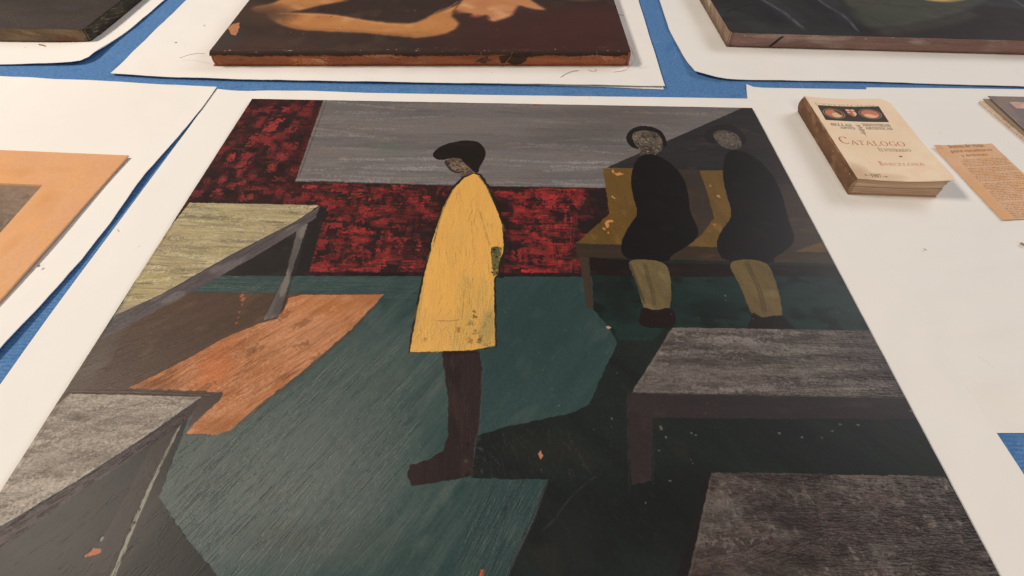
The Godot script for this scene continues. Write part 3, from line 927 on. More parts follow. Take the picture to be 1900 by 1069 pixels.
	p.fill(pv([988, 704, 1571, 700, 1546, 855, 1124, 857, 1089, 887, 1024, 888, 1003, 850, 979, 811]), 12, k8(38, 55, 52), k8(32, 46, 44), k8(28, 36, 34), 0, 0.08, 0.3, 1.3, 0.5, 1.2, 0.62)
	p.blot(Vector2(1018, 743), 47, 89, 0.0, k8(30, 36, 34), 0.6, -1, 1.0)
	p.blot(Vector2(1238, 798), 68, 29, 0.0, k8(26, 34, 32), 0.7, -1, 1.0)
	p.blot(Vector2(1344, 780), 80, 32, 0.0, k8(34, 50, 48), 0.5, -1, 1.0)
	p.blot(Vector2(1036, 788), 34, 71, 0.0, k8(30, 36, 34), 0.6, -1, 1.0)
	p.fill(pv([982, 659, 1160, 672, 1395, 672, 1556, 673, 1553, 705, 1379, 706, 1152, 715, 980, 712]), 20, k8(38, 31, 30), k8(32, 27, 28), k8(44, 36, 34), 0, 0.06, 0.5, 1, 0.3)
	p.blot(Vector2(1062, 1219), 205, 93, 0.0, k8(27, 30, 31), 0.6, -1, 1.0)
	p.blot(Vector2(860, 1115), 83, 38, 0.0, k8(44, 45, 43), 0.55, -1, 1.0)
	p.blot(Vector2(906, 1261), 49, 66, 0.0, k8(46, 46, 46), 0.35, -1, 1.0)
	p.strokes(12, Rect2(748, 1081, 300, 227), 260, 1.2, 0.5, 8, 26, 2, 4, [k8(48, 50, 48), k8(32, 35, 35), k8(44, 47, 46)], 0.35, 0.9, 0.3)
	p.strokes(12, Rect2(767, 1084, 169, 89), 120, 1.35, 0.35, 12, 34, 2, 4, [k8(54, 56, 54), k8(32, 35, 35)], 0.35, 1.2, 0.3)
	p.line(curved(pv([957, 1160, 910, 1196, 883, 1234, 857, 1255]), false), 3, k8(70, 70, 68), 0.6, 1.6, 0.4, -1)
	p.line(curved(pv([924, 1121, 939, 1151, 947, 1164]), false), 3, k8(60, 62, 60), 0.5, 1.2, 0.4, -1)
	p.blot(Vector2(435, 1170), 264, 185, 0.0, k8(116, 122, 118), 0.75, 4, 1.0)
	p.blot(Vector2(501, 984), 221, 175, 0.0, k8(92, 104, 100), 0.55, 4, 1.0)
	p.blot(Vector2(270, 1155), 124, 117, 0.0, k8(84, 92, 88), 0.4, 4, 1.0)
	p.blot(Vector2(865, 849), 165, 173, 0.0, k8(48, 68, 68), 0.6, 4, 1.0)
	p.blot(Vector2(564, 1275), 113, 44, 0.0, k8(76, 84, 78), 0.4, 4, 1.0)
	p.blot(Vector2(449, 1269), 81, 37, 0.0, k8(84, 86, 80), 0.35, 4, 1.0)
	p.strokes(4, Rect2(115, 796, 630, 527), 900, -0.988, 0.1, 80, 320, 5, 16, [k8(104, 113, 109), k8(82, 95, 93), k8(94, 106, 103), k8(86, 98, 96), k8(110, 116, 111)], 0.2, 0.2, 0.2)
	p.strokes(4, Rect2(307, 909, 329, 361), 260, -0.988, 0.05, 60, 240, 1, 2, [k8(136, 141, 137), k8(146, 150, 145)], 0.5, 3.0, 0.42)
	p.strokes(4, Rect2(297, 908, 350, 377), 150, -0.988, 0.06, 40, 200, 1, 2, [k8(50, 62, 63), k8(56, 66, 67)], 0.5, 3.0, 0.42)
	p.strokes(4, Rect2(246, 1114, 235, 209), 60, -0.988, 0.2, 20, 60, 2, 4, [k8(54, 62, 60), k8(96, 102, 98)], 0.4, 1.4, 0.4)
	p.strokes(4, Rect2(727, 727, 305, 361), 420, 1.4, 0.4, 20, 90, 2, 6, [k8(54, 76, 76), k8(46, 66, 66), k8(60, 80, 80)], 0.4, 0.7, 0.35)
	p.strokes(4, Rect2(163, 717, 475, 73), 260, 0.0, 0.04, 40, 160, 2, 5, [k8(80, 96, 94), k8(62, 80, 79), k8(92, 104, 100)], 0.5, 0.9, 0.35)
	p.strokes(4, Rect2(753, 1171, 114, 138), 260, -1.108, 0.06, 40, 160, 1, 3, [k8(84, 98, 98), k8(44, 58, 60), k8(66, 84, 84)], 0.5, 1.8, 0.3)
	p.strokes(20, Rect2(810, 1170, 66, 144), 80, -1.338, 0.08, 40, 140, 1, 3, [k8(84, 78, 76), k8(44, 44, 46)], 0.5, 1.5, 0.3)
	p.line(pv([871, 1173, 847, 1235, 816, 1297, 801, 1329]), 9, k8(72, 68, 68), 0.5, 1.6, 0.35, -1)
	p.line(pv([874, 1173, 851, 1235, 821, 1297, 807, 1329]), 4, k8(38, 40, 42), 0.8, 1.6, 0.3, -1)
	p.fill(pv([348, 505, 321, 524, 182, 716, 170, 734, 342, 729, 362, 724]), 20, k8(50, 47, 45), k8(44, 41, 40), k8(56, 52, 48), 0, 0.1, 0.4, 1, 0.3)
	p.fill(pv([331, 499, 351, 505, 365, 727, 339, 730, 321, 561]), 20, k8(44, 40, 41), k8(40, 36, 38), k8(52, 44, 44), 1.4, 0.1, 0.4, 1, 0.3)
	p.fill(pv([122, 784, 539, 779, 492, 868, 418, 974, 360, 1045, 328, 1091, 309, 1103, 254, 1104, 269, 1028, -35, 1062, 1, 1024, -14, 883, 106, 788]), 7, k8(90, 72, 60), k8(78, 63, 55), k8(98, 80, 66), -0.707, 0.06, 0.4, 1.1)
	p.strokes(7, Rect2(-102, 785, 669, 243), 500, -0.707, 0.12, 30, 140, 3, 8, [k8(96, 78, 66), k8(74, 60, 52), k8(88, 70, 56), k8(104, 84, 70)], 0.35, 0.5, 0.4)
	p.blot(Vector2(15, 958), 40, 90, 0.0, k8(98, 90, 84), 0.6, 7, 1.0)
	p.line(pv([29, 1008, 36, 908, 31, 876]), 26, k8(96, 90, 84), 0.4, 0.4, 0.4, 7)
	p.fill(pv([340, 794, 366, 785, 539, 779, 492, 868, 418, 974, 360, 1045, 328, 1092, 309, 1103, 254, 1102, 259, 1082, 284, 1036, 285, 1020, 112, 1016, 150, 985, 180, 962, 212, 932, 242, 902, 308, 859, 334, 845, 342, 819]), 8, k8(190, 128, 88), k8(172, 112, 73), k8(200, 140, 102), -0.943, 0.04, 0.5, 1.6, 0.9, 1.6, 0.6)
	p.strokes(8, Rect2(5, 777, 588, 328), 900, -0.838, 0.09, 30, 170, 2, 6, [k8(204, 146, 106), k8(160, 102, 66), k8(192, 130, 92), k8(178, 114, 70), k8(210, 156, 116)], 0.42, 0.7, 0.4)
	p.strokes(8, Rect2(43, 860, 386, 161), 360, -0.714, 0.08, 40, 150, 1, 4, [k8(120, 78, 52), k8(196, 128, 84), k8(104, 70, 50)], 0.55, 1.4, 0.35)
	p.blot(Vector2(245, 960), 34, 47, 0.0, k8(196, 112, 68), 0.5, 8, 1.0)
	p.blot(Vector2(265, 916), 42, 27, 0.0, k8(190, 116, 74), 0.4, 8, 1.0)
	p.blot(Vector2(431, 817), 67, 25, 0.0, k8(170, 112, 62), 0.5, 8, 1.0)
	p.blot(Vector2(436, 886), 64, 51, 0.0, k8(186, 132, 100), 0.5, 8, 1.0)
	p.blot(Vector2(298, 1086), 37, 18, 0.0, k8(160, 100, 58), 0.5, 8, 1.0)
	p.dabs(Rect2(211, 788, 367, 298), 90, 30, 130, 5, 14, [k8(218, 168, 130), k8(208, 154, 114), k8(222, 178, 142), k8(142, 92, 60)], 0.15, 0.42, 0.6, 8, 1.7, [-0.75, -0.65], [1.4, 2.2])
	p.blot(Vector2(397, 900), 116, 74, 0.0, k8(206, 150, 112), 0.45, 8, 1.0)
	p.blot(Vector2(257, 977), 40, 56, 0.0, k8(204, 120, 74), 0.55, 8, 1.0)
	p.blot(Vector2(506, 800), 56, 34, 0.0, k8(160, 106, 64), 0.5, 8, 1.0)
	p.blot(Vector2(317, 1086), 65, 26, 0.0, k8(158, 102, 62), 0.6, 8, 1.0)
	p.blot(Vector2(160, 1008), 59, 18, 0.0, k8(120, 80, 56), 0.5, 8, 1.0)
	p.strokes(8, Rect2(227, 801, 303, 232), 260, -0.838, 0.08, 20, 120, 1, 3, [k8(224, 172, 134), k8(214, 158, 118), k8(130, 84, 56)], 0.45, 1.4, 0.42)
	p.dab(Vector2(387, 860), Vector2(32, 16), -0.838, k8(122, 82, 56), 0.5, 0.5, 8, 1.1, 1.3)
	p.dab(Vector2(348, 840), Vector2(28, 14), -0.838, k8(122, 82, 56), 0.5, 0.5, 8, 1.1, 1.3)
	p.dab(Vector2(311, 927), Vector2(41, 20), -0.838, k8(122, 82, 56), 0.5, 0.5, 8, 1.1, 1.3)
	p.dab(Vector2(401, 913), Vector2(25, 18), -0.838, k8(122, 82, 56), 0.5, 0.5, 8, 1.1, 1.3)
	p.dab(Vector2(439, 937), Vector2(31, 12), -0.838, k8(122, 82, 56), 0.5, 0.5, 8, 1.1, 1.3)
	p.dab(Vector2(250, 1012), Vector2(49, 13), -0.838, k8(122, 82, 56), 0.5, 0.5, 8, 1.1, 1.3)
	p.dab(Vector2(162, 991), Vector2(50, 11), -0.838, k8(122, 82, 56), 0.5, 0.5, 8, 1.1, 1.3)
	p.line(pv([528, 800, 493, 874, 419, 978, 363, 1049, 331, 1096, 313, 1106]), 6, k8(92, 52, 40), 0.65, 1.0, 0.35, -1)
	p.line(pv([122, 784, 320, 783, 539, 779]), 4, k8(80, 56, 44), 0.6, 0.6, 0.3, -1)
	p.chip(Vector2(242, 789), 4.5, 7.4, k8(164, 104, 66))
	p.chip(Vector2(247, 801), 4.5, 7.3, k8(164, 104, 66))
	p.chip(Vector2(250, 815), 2.0, 3.4, k8(164, 104, 66))
	p.chip(Vector2(252, 835), 2.0, 3.4, k8(164, 104, 66))
	p.chip(Vector2(254, 849), 2.0, 3.3, k8(164, 104, 66))
	p.chip(Vector2(255, 863), 1.9, 3.2, k8(164, 104, 66))
	p.fill(pv([300, 573, 320, 563, 327, 728, 335, 844, 307, 858, 316, 729]), 20, k8(110, 104, 102), k8(88, 84, 84), k8(124, 118, 112), 1.538, 0.05, 0.5, 1.6, 0.9, 1.4, 0.62)
	p.line(pv([324, 564, 339, 847]), 4, k8(54, 46, 44), 0.8, 0.5, 0.3, -1)
	p.line(pv([298, 573, 314, 732, 305, 858]), 3, k8(62, 56, 54), 0.6, 0.5, 0.3, -1)
	p.line(pv([305, 858, 336, 846]), 5, k8(46, 40, 38), 0.8, 0.5, 0.2, -1)
	p.fill(pv([11, 494, 330, 495, 289, 558, 178, 673, 75, 793, 4, 855, -3, 618]), 5, k8(180, 164, 132), k8(162, 148, 118), k8(188, 172, 136), 0.0, 0.03, 0.6, 1.6, 0.9, 1.2, 0.62)
	p.strokes(5, Rect2(-145, 493, 553, 334), 900, 0.03, 0.05, 30, 170, 1, 4, [k8(98, 92, 74), k8(186, 176, 134), k8(118, 112, 88), k8(176, 166, 112), k8(190, 182, 146), k8(82, 78, 66)], 0.5, 1.3, 0.42)
	p.strokes(5, Rect2(-145, 493, 553, 334), 380, 0.02, 0.04, 40, 200, 2, 5, [k8(182, 172, 134), k8(176, 166, 122), k8(190, 182, 150), k8(150, 140, 104)], 0.55, 1.2, 0.4)
	p.strokes(5, Rect2(-56, 686, 177, 141), 120, 0.03, 0.05, 30, 120, 2, 5, [k8(176, 164, 86), k8(182, 170, 100)], 0.45, 0.8, 0.4)
	p.dabs(Rect2(-151, 493, 562, 341), 130, 40, 200, 4, 11, [k8(198, 188, 160), k8(188, 178, 140), k8(206, 198, 168), k8(110, 102, 84), k8(126, 118, 96), k8(182, 174, 110)], 0.35, 0.75, 0.9, 5, 1.7, [0.0], [1.6, 2.4])
	p.strokes(5, Rect2(-151, 493, 562, 341), 60, 0.02, 0.05, 70, 230, 6, 16, [k8(204, 196, 168), k8(194, 186, 152), k8(120, 112, 92), k8(188, 178, 112)], 0.6, 1.0, 0.52)
	p.line(pv([13, 498, 331, 497]), 4, k8(188, 178, 144), 0.75, 1.0, 0.4, -1)
	p.line(pv([326, 501, 288, 552, 176, 666, 71, 786, 12, 838]), 4, k8(186, 178, 150), 0.55, 1.0, 0.45, -1)
	p.fill(pv([333, 497, 334, 541, 299, 591, 237, 668, 113, 804, 52, 865, 6, 911, 5, 847, 73, 790, 177, 669, 289, 556]), 6, k8(98, 91, 92), k8(82, 76, 78), k8(112, 106, 106), -0.823, 0.05, 0.6, 1.5, 0.8, 1.2, 0.62)
	p.line(pv([329, 503, 289, 558, 178, 673, 74, 792, 7, 852]), 4, k8(60, 50, 52), 0.8, 0.9, 0.3, -1)
	p.strokes(6, Rect2(-166, 503, 592, 392), 200, -0.823, 0.05, 20, 100, 1, 4, [k8(120, 114, 114), k8(70, 64, 66), k8(106, 98, 100)], 0.5, 1.0, 0.4)
	p.fill(pv([245, 1071, 255, 1211, 333, 1278, 386, 1319, 442, 1369, 34, 1375, -6, 1296, 40, 1269, 156, 1175]), 11, k8(40, 42, 40), k8(34, 35, 34), k8(46, 46, 43), -0.988, 0.06, 0.4, 1.1, 0.5, 1.8)
	p.blot(Vector2(139, 1297), 95, 42, 0.0, k8(52, 54, 52), 0.5, 11, 1.0)
	p.blot(Vector2(240, 1241), 50, 61, 0.0, k8(66, 62, 60), 0.5, 11, 1.0)
	p.fill(pv([246, 1073, 234, 1097, 229, 1319, 195, 1329, 205, 1128]), 11, k8(58, 52, 50), k8(52, 46, 45), k8(60, 54, 52), 1.61, 0.05, 0.5, 1, 0.3)
	p.strokes(11, Rect2(-47, 1096, 434, 230), 120, -0.988, 0.2, 12, 50, 2, 3, [k8(58, 58, 55), k8(36, 37, 36), k8(54, 52, 50)], 0.3, 0.4, 0.3)
	p.fill(pv([238, 1086, 234, 1093, 231, 1191, 232, 1254, 236, 1328, 243, 1328, 238, 1246, 236, 1173]), 20, k8(142, 140, 126), k8(108, 106, 95), k8(146, 144, 130), 1.61, 0.05, 0.6, 1.5, 1.0, 1.2, 0.62)
	p.strokes(20, Rect2(103, 1087, 241, 237), 60, 1.61, 0.05, 20, 80, 1, 3, [k8(160, 158, 144), k8(84, 80, 72), k8(58, 55, 50)], 0.6, 1.0, 0.5)
	p.line(pv([232, 1094, 228, 1191, 232, 1328]), 3, k8(70, 64, 58), 0.6, 0.7, 0.35, -1)
	p.chip(Vector2(233, 1230), 2.5, 3.3, k8(78, 74, 66))
	p.chip(Vector2(234, 1250), 2.5, 3.2, k8(78, 74, 66))
	p.chip(Vector2(229, 1174), 2.6, 3.6, k8(78, 74, 66))
	p.chip(Vector2(233, 1262), 2.4, 3.1, k8(78, 74, 66))
	p.fill(pv([246, 1031, 288, 1022, 286, 1038, 259, 1083, 251, 1089]), 20, k8(80, 68, 62), k8(72, 62, 58), k8(86, 72, 64), -0.838, 0.06, 0.4, 1, 0.4, 1.5)
	p.line(pv([7, 1025, 128, 1024, 265, 1028]), 7, k8(58, 48, 44), 0.75, 0.8, 0.3, -1)
	p.fill(pv([12, 1029, 252, 1031, 193, 1101, 116, 1183, 35, 1259, -35, 1322, -58, 1197]), 9, k8(152, 143, 134), k8(136, 128, 119), k8(160, 151, 142), 0.0, 0.04, 0.4, 1.6, 0.9, 1.3, 0.62)
	p.strokes(9, Rect2(-147, 1029, 493, 256), 900, 0.02, 0.16, 30, 150, 3, 8, [k8(168, 160, 150), k8(118, 110, 102), k8(154, 146, 137), k8(136, 128, 119), k8(178, 170, 158)], 0.4, 0.7, 0.45)
	p.strokes(9, Rect2(-147, 1029, 493, 256), 420, 0.0, 0.22, 40, 160, 3, 10, [k8(178, 170, 159), k8(170, 162, 151), k8(112, 104, 97), k8(104, 96, 90)], 0.42, 0.8, 0.52)
	p.strokes(9, Rect2(5, 1027, 249, 23), 120, 0.03, 0.05, 40, 160, 2, 5, [k8(172, 166, 152), k8(164, 156, 144)], 0.55, 1.2, 0.4)
	p.strokes(9, Rect2(20, 1087, 265, 107), 220, -0.786, 0.08, 30, 120, 2, 5, [k8(172, 164, 150), k8(150, 142, 130)], 0.45, 1.2, 0.42)
	p.dabs(Rect2(-147, 1029, 493, 256), 170, 40, 200, 5, 16, [k8(186, 178, 166), k8(176, 168, 157), k8(194, 186, 174), k8(108, 100, 94), k8(120, 112, 104)], 0.3, 0.7, 0.9, 9, 1.7, [0.0, -0.5], [1.4, 2.2])
	p.strokes(9, Rect2(-147, 1029, 493, 256), 80, 0.0, 0.25, 70, 220, 8, 20, [k8(188, 180, 168), k8(178, 170, 158), k8(110, 102, 96)], 0.6, 1.0, 0.52)
	p.line(pv([12, 1030, 250, 1032]), 3, k8(176, 170, 156), 0.7, 1.0, 0.4, -1)
	p.fill(pv([254, 1032, 247, 1071, 215, 1110, 133, 1197, 54, 1290, -10, 1356, -34, 1323, 36, 1261, 117, 1185, 193, 1102]), 10, k8(70, 60, 61), k8(62, 54, 55), k8(78, 66, 66), -0.814, 0.04, 0.6, 1.2, 0.6)
	p.line(pv([245, 1082, 192, 1140, 131, 1193, 49, 1282]), 3, k8(104, 90, 92), 0.6, 0.9, 0.4, -1)
	p.line(pv([253, 1033, 194, 1104, 118, 1185, 36, 1262]), 4, k8(50, 42, 42), 0.8, 0.8, 0.25, -1)
	p.strokes(10, Rect2(-102, 1040, 432, 244), 120, -0.814, 0.04, 30, 140, 1, 3, [k8(88, 76, 80), k8(54, 46, 48)], 0.5, 0.9, 0.35)
	p.chip(Vector2(196, 1293), 8.7, 6.6, k8(178, 104, 66))
	p.chip(Vector2(187, 1298), 3.2, 2.9, k8(178, 104, 66))
	p.chip(Vector2(198, 1274), 3.2, 3.8, k8(128, 126, 120))
	p.fill(curved(pv([1122, 184, 1144, 129, 1186, 108, 1229, 126, 1242, 171, 1236, 219, 1216, 215, 1167, 233, 1136, 227])), 14, k8(38, 33, 33), k8(32, 28, 29), k8(44, 38, 36), 0, 0.1, 0.3, 1, 0.3, 1.0)
	p.fill(curved(pv([1144, 155, 1175, 135, 1215, 141, 1229, 169, 1226, 224, 1196, 258, 1163, 246, 1144, 202])), 19, k8(104, 95, 84), k8(76, 69, 62), k8(116, 108, 97), 0, 0.5, 0.5, 2.2, 1.2, 1.5, 0.55)
	p.fill(curved(pv([1162, 228, 1200, 232, 1197, 270, 1149, 271])), 19, k8(84, 74, 68), k8(64, 56, 54), k8(96, 86, 78), 0, 0.5, 0.5, 1.8, 0.8)
	p.fill(curved(pv([1349, 151, 1399, 98, 1452, 94, 1478, 147, 1459, 210, 1435, 197, 1398, 187, 1358, 202])), 14, k8(44, 41, 42), k8(40, 37, 39), k8(48, 44, 44), 0, 0.1, 0.3, 1, 0.3, 2.0)
	p.fill(curved(pv([1379, 140, 1414, 122, 1447, 140, 1456, 173, 1444, 219, 1415, 229, 1382, 203])), 19, k8(90, 83, 77), k8(70, 65, 61), k8(100, 92, 86), 0, 0.5, 0.5, 2.2, 1.2, 1.5, 0.55)
	p.dabs(Rect2(1150, 152, 74, 103), 90, 3, 9, 3, 8, [k8(156, 140, 118), k8(142, 127, 107), k8(46, 40, 38), k8(56, 49, 45), k8(122, 111, 98)], 0.55, 0.95, 0.9, 19, 1.0, [0.0, 1.0, 2.0], [2.0])
	p.dabs(Rect2(1375, 138, 79, 83), 70, 3, 9, 3, 8, [k8(120, 111, 103), k8(108, 100, 94), k8(48, 44, 43), k8(94, 87, 80)], 0.5, 0.9, 0.9, 19, 1.0, [0.0, 1.0, 2.0], [2.0])
	p.dabs(Rect2(1174, 168, 37, 23), 8, 3, 6, 2, 4, [k8(42, 36, 34)], 0.8, 1.0, 0.6, 19, 0.9, [0.0], [2.0])
	p.line(curved(pv([1194, 191, 1196, 214, 1188, 220]), false), 2, k8(48, 41, 38), 0.8, 0.3, 0.1, -1)
	p.line(pv([1181, 236, 1194, 235]), 2, k8(58, 44, 40), 0.8, 0.3, 0.1, -1)
	p.line(curved(pv([1419, 170, 1419, 194, 1410, 200]), false), 2, k8(46, 41, 40), 0.7, 0.3, 0.1, -1)
	p.dabs(Rect2(1398, 153, 39, 20), 6, 3, 6, 2, 4, [k8(44, 40, 40)], 0.7, 0.9, 0.6, 19, 0.9, [0.0], [2.0])
	p.fill(curved(pv([1157, 257, 1197, 251, 1231, 290, 1255, 348, 1255, 423, 1243, 496, 1252, 554, 1243, 588, 1200, 627, 1168, 648, 1161, 671, 1067, 664, 1056, 638, 1064, 595, 1093, 538, 1116, 505, 1110, 432, 1115, 360, 1133, 298])), 14, k8(29, 26, 27), k8(25, 23, 24), k8(32, 28, 29), 0.4, 0.06, 0.3, 1, 0.25, 0.8)
	p.fill(curved(pv([1398, 234, 1429, 222, 1469, 251, 1495, 324, 1497, 416, 1479, 511, 1475, 590, 1435, 628, 1403, 648, 1400, 667, 1287, 665, 1279, 632, 1286, 594, 1310, 553, 1347, 507, 1351, 430, 1357, 368, 1372, 302])), 14, k8(33, 29, 31), k8(29, 26, 28), k8(36, 32, 33), 0.4, 0.06, 0.3, 1, 0.25, 0.8)
	p.fill(curved(pv([1070, 666, 1104, 660, 1150, 669, 1157, 694, 1152, 755, 1134, 822, 1113, 827, 1083, 814, 1080, 740, 1070, 692])), 14, k8(116, 102, 70), k8(100, 88, 60), k8(124, 110, 78), 1.2, 0.06, 0.3, 1.2, 0.4, 1.0)
	p.line(curved(pv([1106, 670, 1106, 716, 1111, 756, 1108, 801]), false), 9, k8(60, 52, 38), 0.5, 0.3, 0.12, -1)
	p.line(curved(pv([1072, 671, 1081, 737, 1089, 795]), false), 6, k8(58, 49, 36), 0.6, 0.3, 0.05, -1)
	p.fill(curved(pv([1291, 667, 1337, 653, 1384, 663, 1386, 702, 1382, 756, 1367, 833, 1320, 839, 1304, 814, 1304, 735])), 14, k8(114, 98, 62), k8(98, 84, 54), k8(122, 108, 70), 1.2, 0.06, 0.3, 1.2, 0.4, 1.0)
	p.line(curved(pv([1338, 657, 1339, 703, 1343, 751, 1334, 814]), false), 11, k8(64, 55, 39), 0.48, 0.3, 0.12, -1)
	p.fill(curved(pv([1082, 799, 1106, 811, 1145, 797, 1148, 843, 1127, 856, 1066, 855, 1073, 821])), 14, k8(38, 29, 29), k8(33, 26, 27), k8(42, 33, 32), 0, 0.1, 0.3, 1, 0.3)
	p.fill(pv([1310, 810, 1324, 823, 1370, 816, 1385, 851, 1287, 854]), 14, k8(38, 30, 29), k8(33, 27, 27), k8(42, 33, 32), 0, 0.1, 0.3, 1, 0.3)
	p.fill(pv([1023, 1007, 1056, 1003, 1062, 1052, 1044, 1169, 1009, 1178]), 20, k8(58, 50, 50), k8(51, 45, 46), k8(64, 55, 54), 1.5, 0.06, 0.4, 1, 0.4)
	p.line(pv([1023, 1011, 1015, 1091, 1004, 1193]), 3, k8(80, 74, 72), 0.4, 1.2, 0.4, -1)
	p.line(pv([1062, 1057, 1054, 1117, 1046, 1176]), 4, k8(74, 68, 66), 0.35, 1.2, 0.45, -1)
	p.fill(pv([1032, 1004, 1546, 1002, 1559, 1050, 1059, 1056, 1021, 1043]), 20, k8(57, 51, 53), k8(51, 46, 48), k8(62, 55, 55), 0, 0.04, 0.5, 1, 0.4)
	p.fill(pv([1135, 854, 1558, 852, 1554, 1005, 1032, 1006]), 15, k8(88, 82, 79), k8(70, 66, 64), k8(100, 93, 89), 0, 0.045, 0.4, 1.9, 0.9, 1.2, 0.6)
	p.strokes(15, Rect2(1039, 847, 614, 165), 1000, 0.0, 0.07, 20, 110, 2, 7, [k8(120, 113, 109), k8(68, 63, 61), k8(102, 94, 90), k8(88, 80, 76), k8(82, 69, 68), k8(130, 123, 119)], 0.38, 0.6, 0.45)
	p.strokes(15, Rect2(1039, 848, 592, 165), 500, 0.0, 0.05, 30, 140, 2, 6, [k8(128, 121, 117), k8(120, 113, 109), k8(66, 60, 58), k8(72, 66, 63)], 0.45, 0.7, 0.56)
	p.strokes(15, Rect2(1039, 855, 261, 157), 300, 0.0, 0.09, 20, 110, 3, 7, [k8(134, 127, 123), k8(122, 114, 111)], 0.42, 0.7, 0.45)
	p.dab(Vector2(1430, 915), Vector2(95, 15), 0, k8(54, 48, 47), 0.6, 0.4, 15, 1.1, 1.3)
	p.dab(Vector2(1397, 890), Vector2(75, 18), 0, k8(54, 48, 47), 0.6, 0.4, 15, 1.1, 1.3)
	p.dab(Vector2(1499, 951), Vector2(83, 24), 0, k8(54, 48, 47), 0.6, 0.4, 15, 1.1, 1.3)
	p.dab(Vector2(1570, 886), Vector2(65, 39), 0, k8(54, 48, 47), 0.6, 0.4, 15, 1.1, 1.3)
	p.dab(Vector2(1320, 966), Vector2(61, 12), 0, k8(54, 48, 47), 0.6, 0.4, 15, 1.1, 1.3)
	p.dab(Vector2(1433, 964), Vector2(92, 14), 0, k8(54, 48, 47), 0.6, 0.4, 15, 1.1, 1.3)
	p.strokes(15, Rect2(1158, 954, 166, 56), 40, 0, 0.1, 20, 80, 2, 5, [k8(100, 66, 62), k8(96, 70, 62)], 0.4, 0.8, 0.4)
	p.dabs(Rect2(1039, 847, 614, 165), 170, 40, 220, 4, 14, [k8(136, 130, 126), k8(126, 120, 116), k8(146, 140, 136), k8(60, 54, 53), k8(70, 63, 61)], 0.2, 0.55, 0.9, 15, 1.7, [0.0], [1.4, 2.2])
	p.strokes(15, Rect2(1039, 847, 614, 165), 80, 0.0, 0.05, 70, 240, 7, 18, [k8(130, 124, 120), k8(120, 114, 110), k8(60, 55, 53)], 0.6, 1.0, 0.52)
	p.line(pv([1135, 855, 1091, 926, 1034, 1006]), 5, k8(132, 128, 126), 0.6, 1.2, 0.4, -1)
	p.line(pv([1135, 855, 1307, 854, 1537, 854]), 4, k8(120, 114, 112), 0.6, 1.4, 0.45, -1)
	p.line(pv([1033, 1007, 1218, 1006, 1535, 1006]), 3, k8(112, 108, 106), 0.45, 1.2, 0.5, -1)
	p.blot(Vector2(1537, 913), 117, 107, 0.0, k8(60, 54, 54), 0.5, 15, 1.0)
	p.blot(Vector2(1566, 961), 62, 58, 0.0, k8(58, 52, 54), 0.7, 15, 1.0)
	p.fill(pv([1143, 1154, 1531, 1154, 1552, 1344, 1053, 1352]), 16, k8(76, 70, 67), k8(54, 50, 49), k8(90, 84, 80), 0.1, 0.06, 0.22, 2.2, 1.1, 1.2, 0.58)
	p.strokes(16, Rect2(1077, 1147, 589, 163), 900, 0.0, 0.16, 24, 130, 3, 10, [k8(114, 107, 103), k8(60, 54, 52), k8(94, 84, 78), k8(126, 119, 115), k8(76, 68, 65), k8(92, 72, 69)], 0.38, 0.8, 0.45)
	p.strokes(16, Rect2(1077, 1147, 589, 163), 420, 0.0, 0.14, 30, 150, 2, 7, [k8(124, 117, 112), k8(116, 109, 104), k8(56, 50, 48), k8(58, 52, 50)], 0.45, 0.8, 0.56)
	p.dab(Vector2(1280, 1176), Vector2(97, 23), 0.1, k8(46, 40, 40), 0.65, 0.4, 16, 1.1, 0.8)
	p.dab(Vector2(1342, 1197), Vector2(139, 22), 0.1, k8(46, 40, 40), 0.65, 0.4, 16, 1.1, 0.8)
	p.dab(Vector2(1400, 1221), Vector2(120, 32), 0.1, k8(46, 40, 40), 0.65, 0.4, 16, 1.1, 0.8)
	p.dab(Vector2(1472, 1177), Vector2(80, 35), 0.1, k8(46, 40, 40), 0.65, 0.4, 16, 1.1, 0.8)
	p.dab(Vector2(1238, 1199), Vector2(52, 25), 0.1, k8(46, 40, 40), 0.65, 0.4, 16, 1.1, 0.8)
	p.dab(Vector2(1386, 1174), Vector2(106, 18), 0.1, k8(46, 40, 40), 0.65, 0.4, 16, 1.1, 0.8)
	p.dab(Vector2(1453, 1252), Vector2(75, 46), 0.1, k8(46, 40, 40), 0.65, 0.4, 16, 1.1, 0.8)
	p.dab(Vector2(1245, 1279), Vector2(65, 22), 0.1, k8(46, 40, 40), 0.65, 0.4, 16, 1.1, 0.8)
	p.strokes(16, Rect2(1283, 1227, 249, 36), 60, 0, 0.1, 40, 140, 3, 8, [k8(92, 60, 58), k8(86, 62, 58)], 0.45, 0.8, 0.4)
	p.dabs(Rect2(1077, 1147, 589, 163), 240, 40, 240, 6, 22, [k8(132, 125, 120), k8(122, 115, 110), k8(142, 136, 130), k8(52, 46, 45), k8(60, 54, 52), k8(96, 72, 68)], 0.15, 0.4, 0.9, 16, 1.8, [0.0, 0.25, -0.2], [1.2, 2.0])
	p.dabs(Rect2(1124, 1151, 539, 158), 40, 60, 200, 24, 60, [k8(48, 43, 42), k8(54, 48, 47), k8(58, 46, 45)], 0.35, 0.7, 0.5, 16, 1.3, [0.0, 0.2], [0.7, 1.1])
	p.strokes(16, Rect2(1077, 1147, 589, 163), 100, 0.0, 0.2, 60, 220, 8, 22, [k8(120, 114, 109), k8(110, 104, 100), k8(46, 41, 41)], 0.6, 1.1, 0.5)
	p.line(pv([1144, 1155, 1122, 1207, 1102, 1252, 1073, 1314]), 7, k8(112, 106, 98), 0.5, 1.6, 0.4, -1)
	p.line(pv([1155, 1158, 1122, 1251, 1094, 1313]), 5, k8(108, 102, 92), 0.4, 1.4, 0.45, -1)
